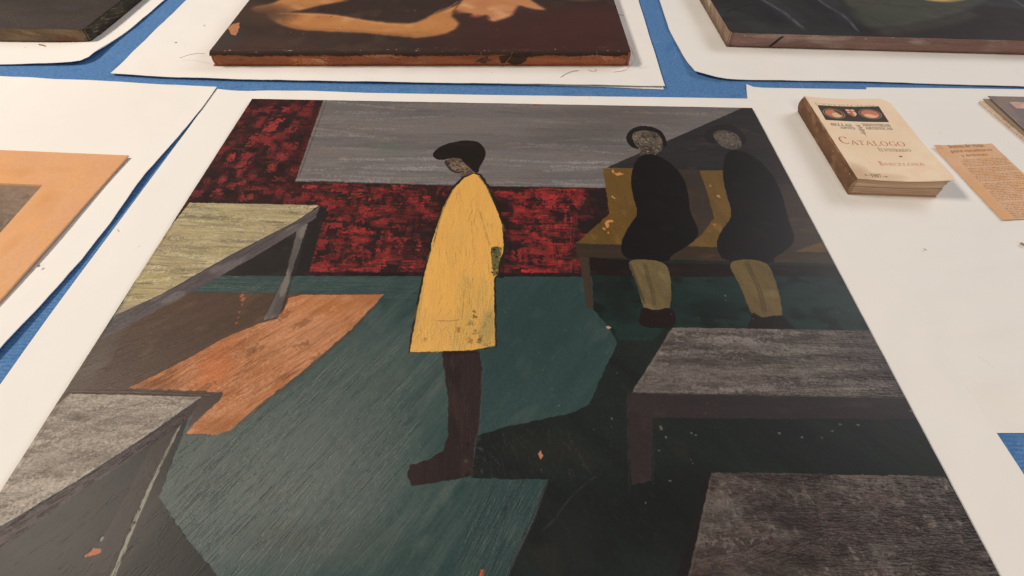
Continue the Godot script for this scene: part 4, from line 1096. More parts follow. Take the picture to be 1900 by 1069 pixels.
	p.line(pv([1143, 1155, 1262, 1154, 1523, 1154]), 4, k8(110, 104, 100), 0.45, 1.4, 0.5, -1)
	p.fill(pv([1140, 1150, 1143, 1155, 1123, 1203, 1073, 1314, 1056, 1314, 1113, 1199]), 20, k8(38, 35, 35), k8(34, 32, 33), k8(40, 36, 36), 1.4, 0.05, 0.4, 1, 0.3)
	p.fill(pv([707, 351, 723, 359, 748, 411, 774, 504, 787, 554, 794, 631, 793, 621, 792, 649, 784, 672, 782, 717, 773, 727, 777, 817, 781, 909, 736, 920, 677, 924, 610, 927, 610, 828, 613, 717, 619, 641, 617, 623, 622, 567, 630, 498, 648, 419, 673, 372]), 20, k8(46, 40, 32), k8(38, 33, 30), k8(92, 80, 44), 1.4, 0.1, 0.4, 1, 0.5, 1.6)
	p.fill(pv([702, 356, 718, 364, 743, 416, 769, 504, 782, 554, 789, 631, 788, 621, 787, 649, 779, 672, 777, 717, 769, 727, 773, 815, 777, 907, 732, 918, 681, 922, 613, 925, 614, 826, 617, 717, 623, 641, 621, 623, 627, 567, 635, 498, 653, 424, 679, 376]), 17, k8(238, 184, 98), k8(230, 177, 93), k8(226, 178, 102), 1.5, 0.03, 0.2, 1.0, 0.35, 1.0, 0.7, 1.0, 0.03)
	p.strokes(17, Rect2(551, 372, 244, 549), 420, 1.5, 0.1, 40, 180, 5, 14, [k8(240, 187, 100), k8(228, 175, 92), k8(234, 183, 104), k8(222, 170, 94)], 0.35, 0.7, 0.3)
	p.strokes(17, Rect2(692, 733, 88, 185), 300, 1.5, 0.12, 20, 110, 3, 7, [k8(206, 172, 92), k8(194, 162, 90), k8(216, 178, 100)], 0.42, 1.4, 0.4)
	p.strokes(17, Rect2(612, 839, 94, 82), 120, 1.5, 0.2, 20, 70, 3, 8, [k8(222, 180, 106), k8(212, 170, 102)], 0.45, 1.6, 0.4)
	p.strokes(17, Rect2(570, 417, 220, 503), 70, 1.5, 0.25, 12, 50, 1, 2, [k8(150, 112, 58), k8(168, 128, 66)], 0.55, 2.6, 0.25)
	p.strokes(17, Rect2(658, 394, 137, 512), 40, 1.5, 0.2, 25, 70, 1, 2, [k8(140, 108, 58), k8(160, 126, 64)], 0.6, 2.4, 0.25)
	p.line(curved(pv([703, 462, 707, 538, 716, 599, 723, 665]), false), 5, k8(178, 138, 70), 0.35, 0.8, 0.4, -1)
	p.line(curved(pv([727, 505, 741, 568, 751, 607, 758, 628]), false), 5, k8(150, 116, 60), 0.55, 1.4, 0.35, -1)
	p.line(curved(pv([706, 538, 715, 538, 727, 590]), false), 3, k8(180, 140, 74), 0.4, 0.8, 0.4, -1)
	p.blot(Vector2(762, 865), 24, 65, 0.0, k8(150, 138, 84), 0.5, 17, 1.0)
	p.blot(Vector2(612, 798), 11, 122, 0.0, k8(160, 138, 80), 0.45, 17, 1.0)
	p.fill(pv([759, 636, 769, 629, 785, 631, 780, 672, 776, 717, 768, 724, 762, 680]), 17, k8(122, 114, 70), k8(92, 88, 56), k8(150, 140, 84), 1.5, 0.1, 0.3, 1.8, 1.2, 1.6, 0.6)
	p.dabs(Rect2(760, 629, 22, 85), 40, 3, 9, 3, 9, [k8(40, 40, 34), k8(66, 64, 44), k8(160, 150, 92)], 0.4, 0.85, 1.2, 17, 1.0, [0.0, 1.0, 2.0], [2.0])
	p.dab(Vector2(748, 888), Vector2(7, 21), 0.3, k8(104, 82, 66), 0.75, 0.7, 17, 1.7, 2.4)
	p.dab(Vector2(729, 895), Vector2(8, 12), 0.3, k8(150, 116, 74), 0.75, 0.7, 17, 1.7, 2.4)
	p.dab(Vector2(739, 873), Vector2(11, 13), 0.3, k8(92, 84, 62), 0.75, 0.7, 17, 1.7, 2.4)
	p.dab(Vector2(729, 852), Vector2(17, 15), 0.3, k8(130, 124, 82), 0.75, 0.7, 17, 1.7, 2.4)
	p.dab(Vector2(733, 835), Vector2(9, 9), 0.3, k8(96, 84, 60), 0.75, 0.7, 17, 1.7, 2.4)
	p.dab(Vector2(638, 892), Vector2(7, 12), 0.3, k8(150, 118, 68), 0.75, 0.7, 17, 1.7, 2.4)
	p.dab(Vector2(702, 869), Vector2(8, 11), 0.3, k8(150, 112, 60), 0.75, 0.7, 17, 1.7, 2.4)
	p.dab(Vector2(756, 851), Vector2(11, 63), 0.3, k8(146, 134, 86), 0.75, 0.7, 17, 1.7, 2.4)
	p.dab(Vector2(732, 820), Vector2(7, 9), 0.3, k8(110, 92, 60), 0.75, 0.7, 17, 1.7, 2.4)
	p.dab(Vector2(760, 902), Vector2(14, 10), 0.3, k8(140, 120, 74), 0.75, 0.7, 17, 1.7, 2.4)
	p.line(pv([773, 815, 777, 907, 732, 918, 681, 922]), 4, k8(222, 184, 110), 0.55, 2.2, 0.35, -1)
	p.line(pv([681, 922, 613, 925]), 5, k8(216, 176, 100), 0.6, 2.4, 0.35, -1)
	p.line(pv([614, 918, 620, 721, 630, 573]), 4, k8(190, 160, 92), 0.5, 2.0, 0.4, -1)
	p.line(pv([648, 442, 622, 637, 616, 868]), 3, k8(228, 188, 112), 0.5, 2.2, 0.4, -1)
	p.line(pv([617, 909, 685, 913, 774, 899]), 5, k8(222, 186, 116), 0.5, 2.0, 0.4, -1)
	p.line(pv([656, 847, 688, 847, 708, 842]), 3, k8(176, 128, 74), 0.7, 1.8, 0.2, -1)
	p.line(pv([707, 760, 709, 804, 708, 845]), 2, k8(160, 120, 66), 0.6, 1.8, 0.3, -1)
	p.fill(curved(pv([584, 282, 589, 252, 615, 223, 649, 208, 672, 202, 704, 207, 726, 238, 731, 271, 725, 302, 716, 323, 716, 354, 704, 350, 691, 333, 675, 311, 663, 292, 642, 287, 622, 297, 602, 300])), 14, k8(38, 32, 30), k8(33, 28, 27), k8(43, 36, 33), 0.3, 0.08, 0.3, 1, 0.3)
	p.fill(pv([623, 300, 631, 323, 647, 346, 661, 352, 671, 347, 670, 361, 667, 370, 678, 370, 701, 353, 691, 333, 675, 311, 663, 291, 642, 287]), 19, k8(106, 88, 72), k8(78, 65, 54), k8(126, 108, 90), 0.5, 0.4, 0.4, 2.0, 1.2, 1.0, 0.6)
	p.fill(pv([668, 359, 677, 345, 691, 335, 702, 352, 682, 368, 667, 370]), 19, k8(92, 80, 70), k8(70, 62, 55), k8(120, 108, 94), 0.5, 0.4, 0.4, 2.0, 1.0, 1.0, 0.6, 0.9)
	p.dabs(Rect2(630, 294, 54, 73), 80, 3, 9, 3, 8, [k8(150, 138, 121), k8(134, 122, 106), k8(70, 60, 52), k8(50, 43, 39), k8(118, 106, 92)], 0.5, 0.9, 0.9, 19, 1.0, [0.0, 1.0, 2.0], [2.0])
	p.line(curved(pv([622, 299, 630, 324, 646, 348, 661, 354, 673, 347]), false), 7, k8(38, 32, 30), 1.0, 0.4, 0.05, -1)
	p.chip(Vector2(633, 313), 3.2, 7.2, k8(44, 38, 34))
	p.line(pv([667, 370, 682, 366, 703, 353, 714, 357]), 4, k8(42, 34, 32), 0.85, 0.6, 0.2, -1)
	p.line(pv([714, 359, 739, 406, 761, 470, 772, 504]), 5, k8(38, 33, 32), 0.85, 0.6, 0.15, -1)
	p.line(curved(pv([664, 398, 651, 434, 640, 484, 632, 531, 629, 584, 626, 635]), false), 4, k8(70, 58, 34), 0.7, 0.6, 0.3, -1)
	p.line(pv([583, 283, 569, 282, 538, 277]), 2, k8(74, 70, 68), 0.5, 0.5, 0.4, -1)
	p.fill(pv([676, 923, 713, 920, 748, 921, 755, 958, 756, 1023, 756, 1083, 749, 1115, 751, 1164, 736, 1171, 684, 1180, 652, 1185, 643, 1168, 645, 1151, 675, 1141, 697, 1125, 703, 1098, 696, 1024, 680, 949]), 18, k8(54, 44, 43), k8(46, 38, 38), k8(60, 48, 46), 1.5, 0.04, 0.4, 1.2, 0.8, 1.5)
	p.strokes(18, Rect2(676, 924, 88, 194), 200, 1.55, 0.08, 14, 80, 1, 4, [k8(62, 51, 49), k8(42, 35, 35), k8(58, 46, 46)], 0.4, 0.8, 0.3)
	p.line(pv([677, 932, 696, 1024, 703, 1098]), 3, k8(84, 92, 88), 0.4, 1.0, 0.4, -1)
	p.line(pv([755, 958, 756, 1023, 756, 1083, 749, 1115]), 4, k8(92, 98, 90), 0.45, 1.4, 0.4, -1)
	p.line(pv([677, 925, 748, 922]), 7, k8(40, 32, 32), 0.8, 0.4, 0.1, -1)
	p.dabs(Rect2(732, 1102, 38, 67), 26, 3, 10, 3, 10, [k8(30, 30, 30), k8(66, 68, 64)], 0.3, 0.6, 1.8, -1, 1.0, [0.0, 1.0, 2.0], [2.0])
	p.chip(Vector2(862, 1130), 4.1, 8.5, k8(190, 128, 98))
	p.chip(Vector2(772, 1313), 3.9, 7.8, k8(196, 92, 52))
	p.chip(Vector2(1087, 346), 11.4, 7.9, k8(206, 140, 80))
	p.chip(Vector2(1072, 337), 3.4, 9.4, k8(206, 140, 80))
	p.chip(Vector2(1035, 547), 5.2, 13.4, k8(206, 140, 82))
	p.chip(Vector2(1043, 535), 9.1, 5.8, k8(206, 140, 82))
	p.chip(Vector2(1026, 562), 3.9, 5.7, k8(206, 140, 82))
	p.chip(Vector2(1034, 575), 2.6, 3.7, k8(206, 140, 82))
	p.chip(Vector2(1059, 441), 2.7, 6.4, k8(190, 150, 100))
	p.chip(Vector2(1063, 447), 2.7, 4.2, k8(190, 150, 100))
	p.chip(Vector2(1006, 857), 5.5, 4.1, k8(190, 160, 130))
	p.chip(Vector2(1330, 431), 4.1, 6.5, k8(190, 150, 96))
	p.chip(Vector2(1318, 390), 3.4, 6.7, k8(160, 120, 70))
	p.chip(Vector2(1295, 540), 3.9, 3.9, k8(176, 120, 60))
	p.chip(Vector2(1264, 766), 2.3, 2.4, k8(120, 114, 98))
	p.chip(Vector2(1262, 778), 1.6, 1.8, k8(104, 100, 88))
	p.chip(Vector2(1088, 544), 2.6, 3.9, k8(120, 90, 50))
	var ch308 := [1074, 1075, 3.8, 4.1, 1080, 1093, 2.8, 3.0, 1126, 1084, 2.8, 2.0, 1133, 1088, 2.8, 2.0, 1280, 1081, 2.8, 2.0, 1317, 1088, 3.8, 2.0, 1394, 1062, 2.9, 2.1, 1426, 1062, 3.8, 2.1, 1352, 1088, 1.9, 2.0, 1375, 1075, 2.9, 1.6, 1064, 1117, 2.8, 2.3, 1073, 1169, 2.7, 1.8, 1028, 1206, 1.7, 1.7, 990, 1059, 1.9, 3.1, 1542, 1072, 8.6, 3.1, 1549, 1003, 4.0, 3.4, 1533, 1032, 2.9, 2.2]
	for k in range(0, 68, 4):
		p.chip(Vector2(ch308[k], ch308[k + 1]), ch308[k + 2], ch308[k + 3], k8(98, 95, 92))
	p.chips(Rect2(774, 743, 244, 302), 14, 0.7, 1.9, [k8(112, 120, 116), k8(92, 100, 96)])
	p.chips(Rect2(385, 665, 483, 647), 12, 0.7, 1.6, [k8(112, 120, 116), k8(92, 100, 96)])
	p.chips(Rect2(951, 970, 216, 336), 12, 0.7, 1.8, [k8(84, 84, 82)])
	p.chips(Rect2(1062, 714, 467, 130), 8, 0.7, 1.6, [k8(100, 108, 104)])
	p.line(pv([6, 6, 765, 2, 1530, 3]), 3, k8(58, 50, 46), 0.6, 0.3, 0.35, -1)
	p.line(pv([4, 9, 5, 635, 8, 1019, 9, 1246]), 4, k8(70, 62, 54), 0.5, 0.3, 0.35, -1)
	p.line(pv([1530, 6, 1535, 867, 1540, 1300]), 4, k8(56, 48, 44), 0.6, 0.3, 0.35, -1)
	p.chip(Vector2(680, 8), 6.6, 6.3, k8(150, 84, 50))
	p.chip(Vector2(868, 7), 6.6, 6.3, k8(150, 84, 50))
	p.chip(Vector2(881, 7), 6.6, 6.3, k8(150, 84, 50))
	var m := painted(p, 0.42, 0.28, 0.14, Color(0.95, 0.95, 0.95))
	var c := [Vector2(-0.3966, -0.7443), Vector2(0.3565, -0.7443), Vector2(0.3565, -0.0660), Vector2(-0.3966, -0.0660)]
	tag(piece("panel_painting", board(c, 0.0018, 0.0036, 0.0005, 0.0004), m, self), "large dark painting on panel of a standing figure in a yellow coat", "painting")


# ------------------------------------------------------------------ the brown canvas at the top
func reclining_canvas() -> void:
	var p := paint(1024, 760, k8(60, 47, 43), 17)
	p.fill(pv([-5, -5, 1030, -5, 1030, 770, -5, 770]), 1, k8(64, 51, 45), k8(54, 43, 40), k8(70, 56, 50), 0.1, 0.05, 0.2, 1.1, 0.5, 0.0)
	p.blot(Vector2(854, 691), 420, 200, 0.0, k8(72, 40, 38), 0.75)
	p.blot(Vector2(980, 577), 200, 90, 0.0, k8(74, 42, 40), 0.6)
	p.blot(Vector2(111, 731), 170, 50, 0.0, k8(84, 60, 54), 0.5)
	p.blot(Vector2(18, 694), 60, 60, 0.0, k8(62, 62, 60), 0.6)
	# the pale arm and the head that lies on it
	var skin := [k8(196, 138, 84), k8(178, 118, 70), k8(206, 150, 98)]
	p.fill(curved(pv([10, 541, 77, 519, 97, 452, 350, 400, 280, 494, 201, 524, 159, 556, 97, 571, 55, 574])), 2, skin[0], skin[1], skin[2], 0.1, 0.1, 0.3, 1.0, 0.5, 2.0, 0.7, 0.9)
	p.fill(curved(pv([67, 571, 92, 565, 146, 567, 247, 571, 354, 609, 455, 624, 486, 613, 521, 569, 565, 533, 604, 496, 644, 441, 656, 488, 576, 540, 569, 582, 594, 612, 587, 650, 557, 676, 526, 687, 496, 696, 432, 684, 334, 666, 206, 661, 142, 639, 91, 600])), 2, skin[0], skin[1], skin[2], 0.1, 0.1, 0.3, 1.0, 0.5, 2.0, 0.7, 0.95)
	p.fill(curved(pv([585, 533, 604, 442, 759, 439, 819, 531, 832, 544, 785, 538, 751, 510, 742, 545, 734, 574, 716, 591, 686, 613, 671, 601, 669, 575, 659, 574, 649, 580, 629, 583, 623, 561, 601, 564, 580, 556])), 2, k8(200, 142, 98), k8(186, 124, 84), k8(212, 160, 118), 0.4, 0.1, 0.3, 1.0, 0.5, 2.0, 0.7, 0.95)
	p.blot(Vector2(635, 578), 22, 12, 0.0, k8(160, 84, 66), 0.8)
	p.blot(Vector2(667, 589), 14, 10, 0.0, k8(120, 70, 54), 0.5)
	p.blot(Vector2(586, 558), 26, 16, 0.0, k8(120, 78, 56), 0.6)
	p.blot(Vector2(932, 479), 60, 16, 0.0, k8(110, 80, 60), 0.6)
	p.blot(Vector2(67, 576), 110, 70, 0.2, k8(74, 56, 48), 0.85)
	p.blot(Vector2(245, 646), 190, 20, 0.0, k8(160, 108, 64), 0.4, 2)
	p.blot(Vector2(471, 677), 150, 22, 0.0, k8(150, 102, 60), 0.5, 2)
	p.soften(Rect2i(0, 420, 1024, 340), 4, 2)
	p.line(curved(pv([104, 600, 154, 635, 204, 654, 332, 659, 431, 677, 495, 689, 526, 680]), false), 14, k8(132, 86, 54), 0.45, 0.2, 0.15)
	p.line(curved(pv([93, 569, 147, 572, 248, 577, 356, 616, 456, 632]), false), 9, k8(214, 164, 112), 0.4, 0.3, 0.25)
	p.line(curved(pv([159, 557, 202, 527, 280, 497]), false), 8, k8(126, 82, 54), 0.5, 0.2, 0.2)
	p.line(curved(pv([518, 572, 535, 548, 561, 532, 584, 493]), false), 5, k8(216, 164, 118), 0.5, 0.4, 0.2)
	p.line(curved(pv([571, 570, 576, 544, 594, 481]), false), 6, k8(92, 58, 42), 0.6, 0.2, 0.15)
	for fg in [pv([550, 558, 568, 534, 590, 495]), pv([559, 568, 573, 547, 589, 511])]:
		p.line(fg, 2, k8(112, 66, 46), 0.65, 0.2, 0.1)
	p.line(curved(pv([625, 580, 649, 578, 662, 573, 670, 575, 673, 600, 685, 611]), false), 5, k8(120, 68, 52), 0.6, 0.2, 0.1)
	p.line(curved(pv([689, 609, 716, 588, 734, 572, 741, 545, 747, 513]), false), 7, k8(140, 92, 64), 0.5, 0.2, 0.15)
	p.blot(Vector2(703, 531), 50, 26, 0.0, k8(216, 164, 122), 0.4)
	p.strokes(2, Rect2(60, 200, 800, 520), 160, 0.15, 0.2, 14, 60, 1, 4, [k8(208, 154, 100), k8(176, 118, 72), k8(190, 128, 80)], 0.22, 0.6)
	for k in 60:
		p.chip(Vector2(p.rng.randf_range(150, 720), p.rng.randf_range(520, 690)), p.rng.randf_range(0.8, 2.4), p.rng.randf_range(0.8, 2.0), k8(104, 62, 40) if p.rng.randf() < 0.7 else k8(150, 100, 64), -0.6)
	# bare patch and worn near edge
	p.flat(pv([5, 625, 18, 622, 30, 644, 37, 685, 25, 682, -2, 644]), k8(176, 122, 88), 1.0, 2.0)
	p.strokes(-1, Rect2(0, 734, 1024, 26), 260, 0.0, 0.1, 10, 60, 1, 3, [k8(44, 30, 28), k8(90, 74, 66), k8(36, 26, 24), k8(120, 92, 66)], 0.5, 1.2)
	for k in 50:
		p.chip(Vector2(p.rng.randf() * 1024, 760 - absf(p.rng.randfn(0.0, 5.0)) - 1), p.rng.randf_range(1, 4), p.rng.randf_range(0.8, 1.8), k8(176, 146, 112), 0.4)
	p.strokes(1, Rect2(0, 0, 1024, 760), 500, 0.05, 0.3, 20, 120, 2, 6, [k8(70, 54, 48), k8(48, 38, 36), k8(66, 46, 42)], 0.25, 0.5)
	var face := painted(p, 0.5, 0.3, 0.14)

	var e := paint(1400, 64, k8(146, 84, 54), 21)
	e.fill(pv([-5, -5, 1410, -5, 1410, 70, -5, 70]), 1, k8(172, 104, 68), k8(138, 78, 50), k8(154, 98, 74), 0.0, 0.03, 0.5, 1.3, 0.8, 0.0)
	for k in 9:
		e.dab(Vector2(e.rng.randf() * 1400, e.rng.randf_range(10, 60)), Vector2(e.rng.randf_range(60, 190), e.rng.randf_range(12, 40)), 0.0, [k8(136, 78, 54), k8(208, 136, 94), k8(166, 112, 88)][k % 3], 0.6, 0.4, -1)
	e.flat(pv([955, 18, 1000, 12, 1034, 10, 1058, 14, 1046, 40, 1030, 56, 1000, 58, 985, 46, 962, 52]), k8(58, 38, 30), 0.9, 3.0)
	e.dab(Vector2(905, 36), Vector2(60, 30), 0.0, k8(70, 46, 36), 0.8, 0.4, -1)
	e.flat(pv([336, 30, 352, 28, 372, 38, 368, 48, 350, 44]), k8(186, 156, 118), 0.8, 2.0)
	for k in 60:
		e.chip(Vector2(e.rng.randf() * 1400, e.rng.randf_range(4, 60)), e.rng.randf_range(1, 3), e.rng.randf_range(1, 2.4), [k8(60, 36, 28), k8(200, 160, 120)][k % 2 if k < 24 else 0], -0.5)
	e.strokes(-1, Rect2(0, 0, 1400, 9), 160, 0.0, 0.04, 20, 90, 1, 3, [k8(236, 190, 150), k8(224, 170, 128), k8(90, 50, 38)], 0.6, 0.8)
	e.line(pv([1228, 4, 1230, 62]), 2, k8(92, 52, 40), 0.7, 0.8)
	e.line(pv([1120, 4, 1124, 62]), 2, k8(100, 58, 42), 0.4, 0.5)
	var em := painted(e, 0.55, 0.35, 0.25)
	var o := thing("canvas_painting", "brown canvas painting of a pale reclining figure with a frayed rust edge", "painting", Vector3(-0.4946, 0.0000, -0.8470), "stretched canvases along the far row")
	stretched(o, [Vector2(-0.5098, -1.4600), Vector2(0.1771, -1.4600), Vector2(0.1885, -0.8741), Vector2(-0.4946, -0.8470)], 0.0032, 0.0230, face, [em], 0.0014, 31, 0.0022, 0.001, 0.007)
	# the canvas hangs over the near edge in a torn, wavy hem
	var wave := FastNoiseLite.new()
	wave.frequency = 1.0
	wave.seed = 8
	var hem := begin()
	var rows := []
	var hl := Vector2(-0.4946, -0.8470)
	var hr := Vector2(0.1885, -0.8741)
	var hn := Vector2(-0.0397, -0.9992) * -1.0
	for i in 7:
		var r := PackedVector3Array()
		for j in 321:
			var f := j / 320.0
			var drop := 0.0044 + 0.0034 * wave.get_noise_2d(f * 9.0, 1.0) + 0.0020 * wave.get_noise_2d(f * 60.0, 2.0) + 0.0016 * wave.get_noise_2d(f * 260.0, 3.0)
			var v := i / 6.0
			var out := 0.0012 + 0.0024 * v + 0.0016 * v * wave.get_noise_2d(f * 14.0, 5.0)
			var q := hl.lerp(hr, lerpf(0.004, 0.992, f)) + hn * (out if i > 0 else -0.004)
			r.append(Vector3(q.x, 0.0262 + 0.0004 - maxf(0.0006, drop) * pow(v, 0.8) - (0.0004 if i == 0 else 0.0), q.y))
		rows.append(r)
	grid(hem, rows)
	piece("torn_hem", meshed(hem, false), mat(k8(60, 46, 40), 0.8, 0.2), o)
	var fibre := mat(k8(150, 122, 96), 0.9, 0.2)
	for t: Array in [
		[0.00035, Vector3(-0.4987, 0.0245, -0.8448), Vector3(-0.5094, 0.0220, -0.8516), Vector3(-0.5244, 0.0170, -0.8598), Vector3(-0.5420, 0.0110, -0.8661), Vector3(-0.5568, 0.0060, -0.8665)],
		[0.0004, Vector3(0.0719, 0.0036, -0.8294), Vector3(0.0775, 0.0038, -0.8372), Vector3(0.0840, 0.0042, -0.8439), Vector3(0.0932, 0.0040, -0.8509), Vector3(0.1032, 0.0036, -0.8539)],
		[0.0003, Vector3(-0.0061, 0.0280, -0.8644), Vector3(-0.0095, 0.0201, -0.8622), Vector3(-0.0174, 0.0107, -0.8609), Vector3(-0.0245, 0.0019, -0.8616), Vector3(-0.0397, 0.0034, -0.8399)],
		[0.0003, Vector3(-0.0576, 0.0280, -0.8623), Vector3(-0.0559, 0.0219, -0.8604), Vector3(-0.0491, 0.0156, -0.8606), Vector3(-0.0422, 0.0070, -0.8619)],
		[0.0003, Vector3(-0.0560, 0.0214, -0.8614), Vector3(-0.0631, 0.0165, -0.8601), Vector3(-0.0722, 0.0097, -0.8607)],
		[0.0003, Vector3(0.1865, 0.0303, -0.8710), Vector3(0.1924, 0.0246, -0.8682), Vector3(0.1942, 0.0183, -0.8663), Vector3(0.1903, 0.0102, -0.8661), Vector3(0.1797, 0.0040, -0.8579), Vector3(0.1595, 0.0034, -0.8510)],
		[0.00025, Vector3(0.1810, 0.0381, -0.8728), Vector3(0.1877, 0.0325, -0.8700), Vector3(0.1898, 0.0250, -0.8691), Vector3(0.1881, 0.0151, -0.8691)],
		[0.00025, Vector3(0.1305, 0.0289, -0.8698), Vector3(0.1321, 0.0218, -0.8678), Vector3(0.1296, 0.0137, -0.8677)],
		[0.0003, Vector3(0.0688, 0.0209, -0.8673), Vector3(0.0751, 0.0183, -0.8656), Vector3(0.0835, 0.0133, -0.8669)],
		[0.00025, Vector3(0.1194, 0.0036, -0.8582), Vector3(0.1241, 0.0042, -0.8517), Vector3(0.1314, 0.0040, -0.8542), Vector3(0.1304, 0.0036, -0.8623)],
		[0.0003, Vector3(0.1950, 0.0036, -1.0795), Vector3(0.1997, 0.0044, -1.0764), Vector3(0.2050, 0.0036, -1.0762)],
		[0.00022, Vector3(-0.2306, 0.0289, -0.8554), Vector3(-0.2295, 0.0241, -0.8545), Vector3(-0.2338, 0.0197, -0.8543)],
	]:
		var pts := PackedVector3Array()
		for k in range(1, t.size()):
			pts.append(t[k])
		piece("loose_thread", tube(pts, t[0]), fibre, o)


# ------------------------------------------------------------------ the two dark canvases in the far corners
func dark_canvases() -> void:
	var p := paint(1024, 512, k8(72, 66, 62), 41)
	p.fill(pv([-5, -5, 1030, -5, 1030, 520, -5, 520]), 1, k8(70, 63, 58), k8(58, 53, 50), k8(66, 59, 62), 0.1, 0.06, 0.25, 1.2, 0.5, 0.0)
	p.strokes(1, Rect2(0, 0, 1024, 512), 700, -0.1, 0.35, 30, 150, 3, 9, [k8(76, 69, 63), k8(54, 50, 47), k8(68, 62, 64), k8(80, 74, 68)], 0.3, 0.9)
	var face := painted(p, 0.5, 0.3, 0.14)
	var e := paint(900, 64, k8(104, 88, 68), 43)
	e.fill(pv([-5, -5, 910, -5, 910, 70, -5, 70]), 1, k8(138, 116, 90), k8(104, 88, 70), k8(156, 132, 100), 0.5, 0.08, 0.3, 1.5, 1.0, 0.0)
	e.strokes(1, Rect2(0, 0, 900, 64), 260, 0.8, 0.5, 14, 50, 1, 4, [k8(140, 118, 90), k8(64, 52, 42), k8(98, 78, 56), k8(170, 142, 100)], 0.5, 1.6)
	e.dab(Vector2(870, 50), Vector2(60, 30), 0.3, k8(112, 70, 52), 0.7, 0.5, -1)
	var em := painted(e, 0.6, 0.3, 0.3)
	var d := paint(900, 64, k8(52, 47, 40), 44)
	d.fill(pv([-5, -5, 910, -5, 910, 70, -5, 70]), 1, k8(56, 50, 42), k8(44, 40, 35), k8(66, 60, 48), 0.5, 0.08, 0.3, 1.5, 1.0, 0.0)
	for k in 24:
		d.dab(Vector2(d.rng.randf() * 160, d.rng.randf_range(5, 60)), Vector2(d.rng.randf_range(6, 26), d.rng.randf_range(3, 8)), 0.5, k8(120, 110, 92), 0.5, 1.0, -1)
	var dm := painted(d, 0.6, 0.3, 0.3)
	var nr := Vector2(-0.7359, -0.9244)
	var fr := Vector2(-0.7269, -1.6200)
	var nl := Vector2(-1.7500, -0.9113)
	var o := thing("canvas_painting", "plain dark grey canvas with brown creased edge at the upper left", "painting", Vector3(nr.x, 0, nr.y), "stretched canvases along the far row")
	stretched(o, [nl + fr - nr, fr, nr, nl], 0.0018, 0.0238, face, [em, dm, em, dm], 0.0010, 51)

	p = paint(1024, 512, k8(56, 56, 58), 61)
	p.fill(pv([-5, -5, 1030, -5, 1030, 520, -5, 520]), 1, k8(60, 60, 62), k8(50, 50, 52), k8(58, 54, 54), 0.3, 0.06, 0.25, 1.2, 0.5, 0.0)
	p.fill(pv([194, 366, 180, 457, 183, 488, 231, 481, 306, 450, 390, 400, 422, 355]), 1, k8(76, 78, 70), k8(66, 68, 62), k8(84, 84, 74), 0.2, 0.05, 0.2, 1.0, 0.4, 2.0)
	p.fill(pv([176, 478, 181, 494, 229, 484, 304, 453, 383, 412, 439, 427, 371, 532, 162, 510]), 1, k8(54, 50, 48), k8(46, 43, 42), k8(58, 52, 50), -0.2, 0.05, 0.2, 1.0, 0.4, 2.0)
	p.fill(curved(pv([300, 386, 306, 401, 324, 406, 347, 402, 368, 393, 392, 369, 305, 361])), 1, k8(212, 184, 112), k8(196, 166, 98), k8(220, 196, 130), 0.2, 0.05, 0.2, 1.0, 0.4, 1.0)
	for fold: Array in [[pv([55, 398, 66, 434, 73, 462, 79, 494]), k8(40, 40, 44)], [pv([79, 397, 88, 433, 94, 458, 101, 488]), k8(78, 80, 84)], [pv([138, 400, 144, 434, 152, 458, 154, 490]), k8(42, 42, 46)], [pv([162, 399, 167, 427, 173, 451, 174, 481]), k8(74, 76, 80)], [pv([-3, 449, 25, 465, 48, 501]), k8(70, 71, 74)], [pv([182, 422, 175, 468, 174, 504]), k8(38, 38, 40)], [pv([189, 498, 243, 485, 305, 461, 357, 431]), k8(94, 92, 82)]]:
		p.line(curved(fold[0], false), 26, fold[1], 0.45, 0.3, 0.2)
	p.soften(Rect2i(0, 250, 1024, 262), 4, 1)
	p.strokes(1, Rect2(0, 0, 1024, 512), 600, 0.3, 0.4, 30, 150, 3, 9, [k8(66, 66, 68), k8(44, 44, 46), k8(62, 58, 58)], 0.28, 0.8)
	p.line(curved(pv([68, 398, 78, 426, 88, 448, 93, 469, 96, 488, 99, 502]), false), 6, k8(124, 128, 134), 0.6, 1.6, 0.35)
	p.line(curved(pv([152, 400, 156, 430, 166, 444, 169, 469, 168, 484, 167, 504]), false), 5, k8(118, 122, 128), 0.6, 1.6, 0.35)
	p.line(curved(pv([8, 455, 26, 442, 48, 429]), false), 4, k8(40, 40, 44), 0.6, 0.8, 0.3)
	p.line(pv([433, 386, 434, 402, 436, 422]), 5, k8(92, 112, 104), 0.7, 0.6, 0.2)
	p.line(pv([113, 455, 128, 468, 151, 473]), 3, k8(40, 40, 44), 0.6, 0.6, 0.3)
	face = painted(p, 0.6, 0.12, 0.14)
	e = paint(1100, 64, k8(132, 104, 96), 63)
	e.fill(pv([-5, -5, 1110, -5, 1110, 70, -5, 70]), 1, k8(158, 122, 113), k8(126, 103, 95), k8(166, 146, 135), 0.0, 0.03, 0.3, 1.4, 1.0, 0.0)
	e.strokes(1, Rect2(0, 0, 1100, 64), 240, 0.1, 0.4, 14, 70, 2, 6, [k8(170, 133, 122), k8(104, 86, 78), k8(140, 118, 108)], 0.45, 1.4)
	e.blot(Vector2(620, 26), 70, 30, 0.0, k8(208, 198, 188), 0.7)
	e.line(pv([74, 10, 66, 34, 60, 60]), 4, k8(30, 24, 22), 0.95, -1.5, 0.0)
	for k in 26:
		e.chip(Vector2(e.rng.randf() * 1100, e.rng.randf_range(2, 14)), e.rng.randf_range(1, 4), e.rng.randf_range(1, 3), k8(188, 172, 158), 0.5)
	em = painted(e, 0.6, 0.3, 0.3)
	d = paint(900, 64, k8(122, 104, 88), 64)
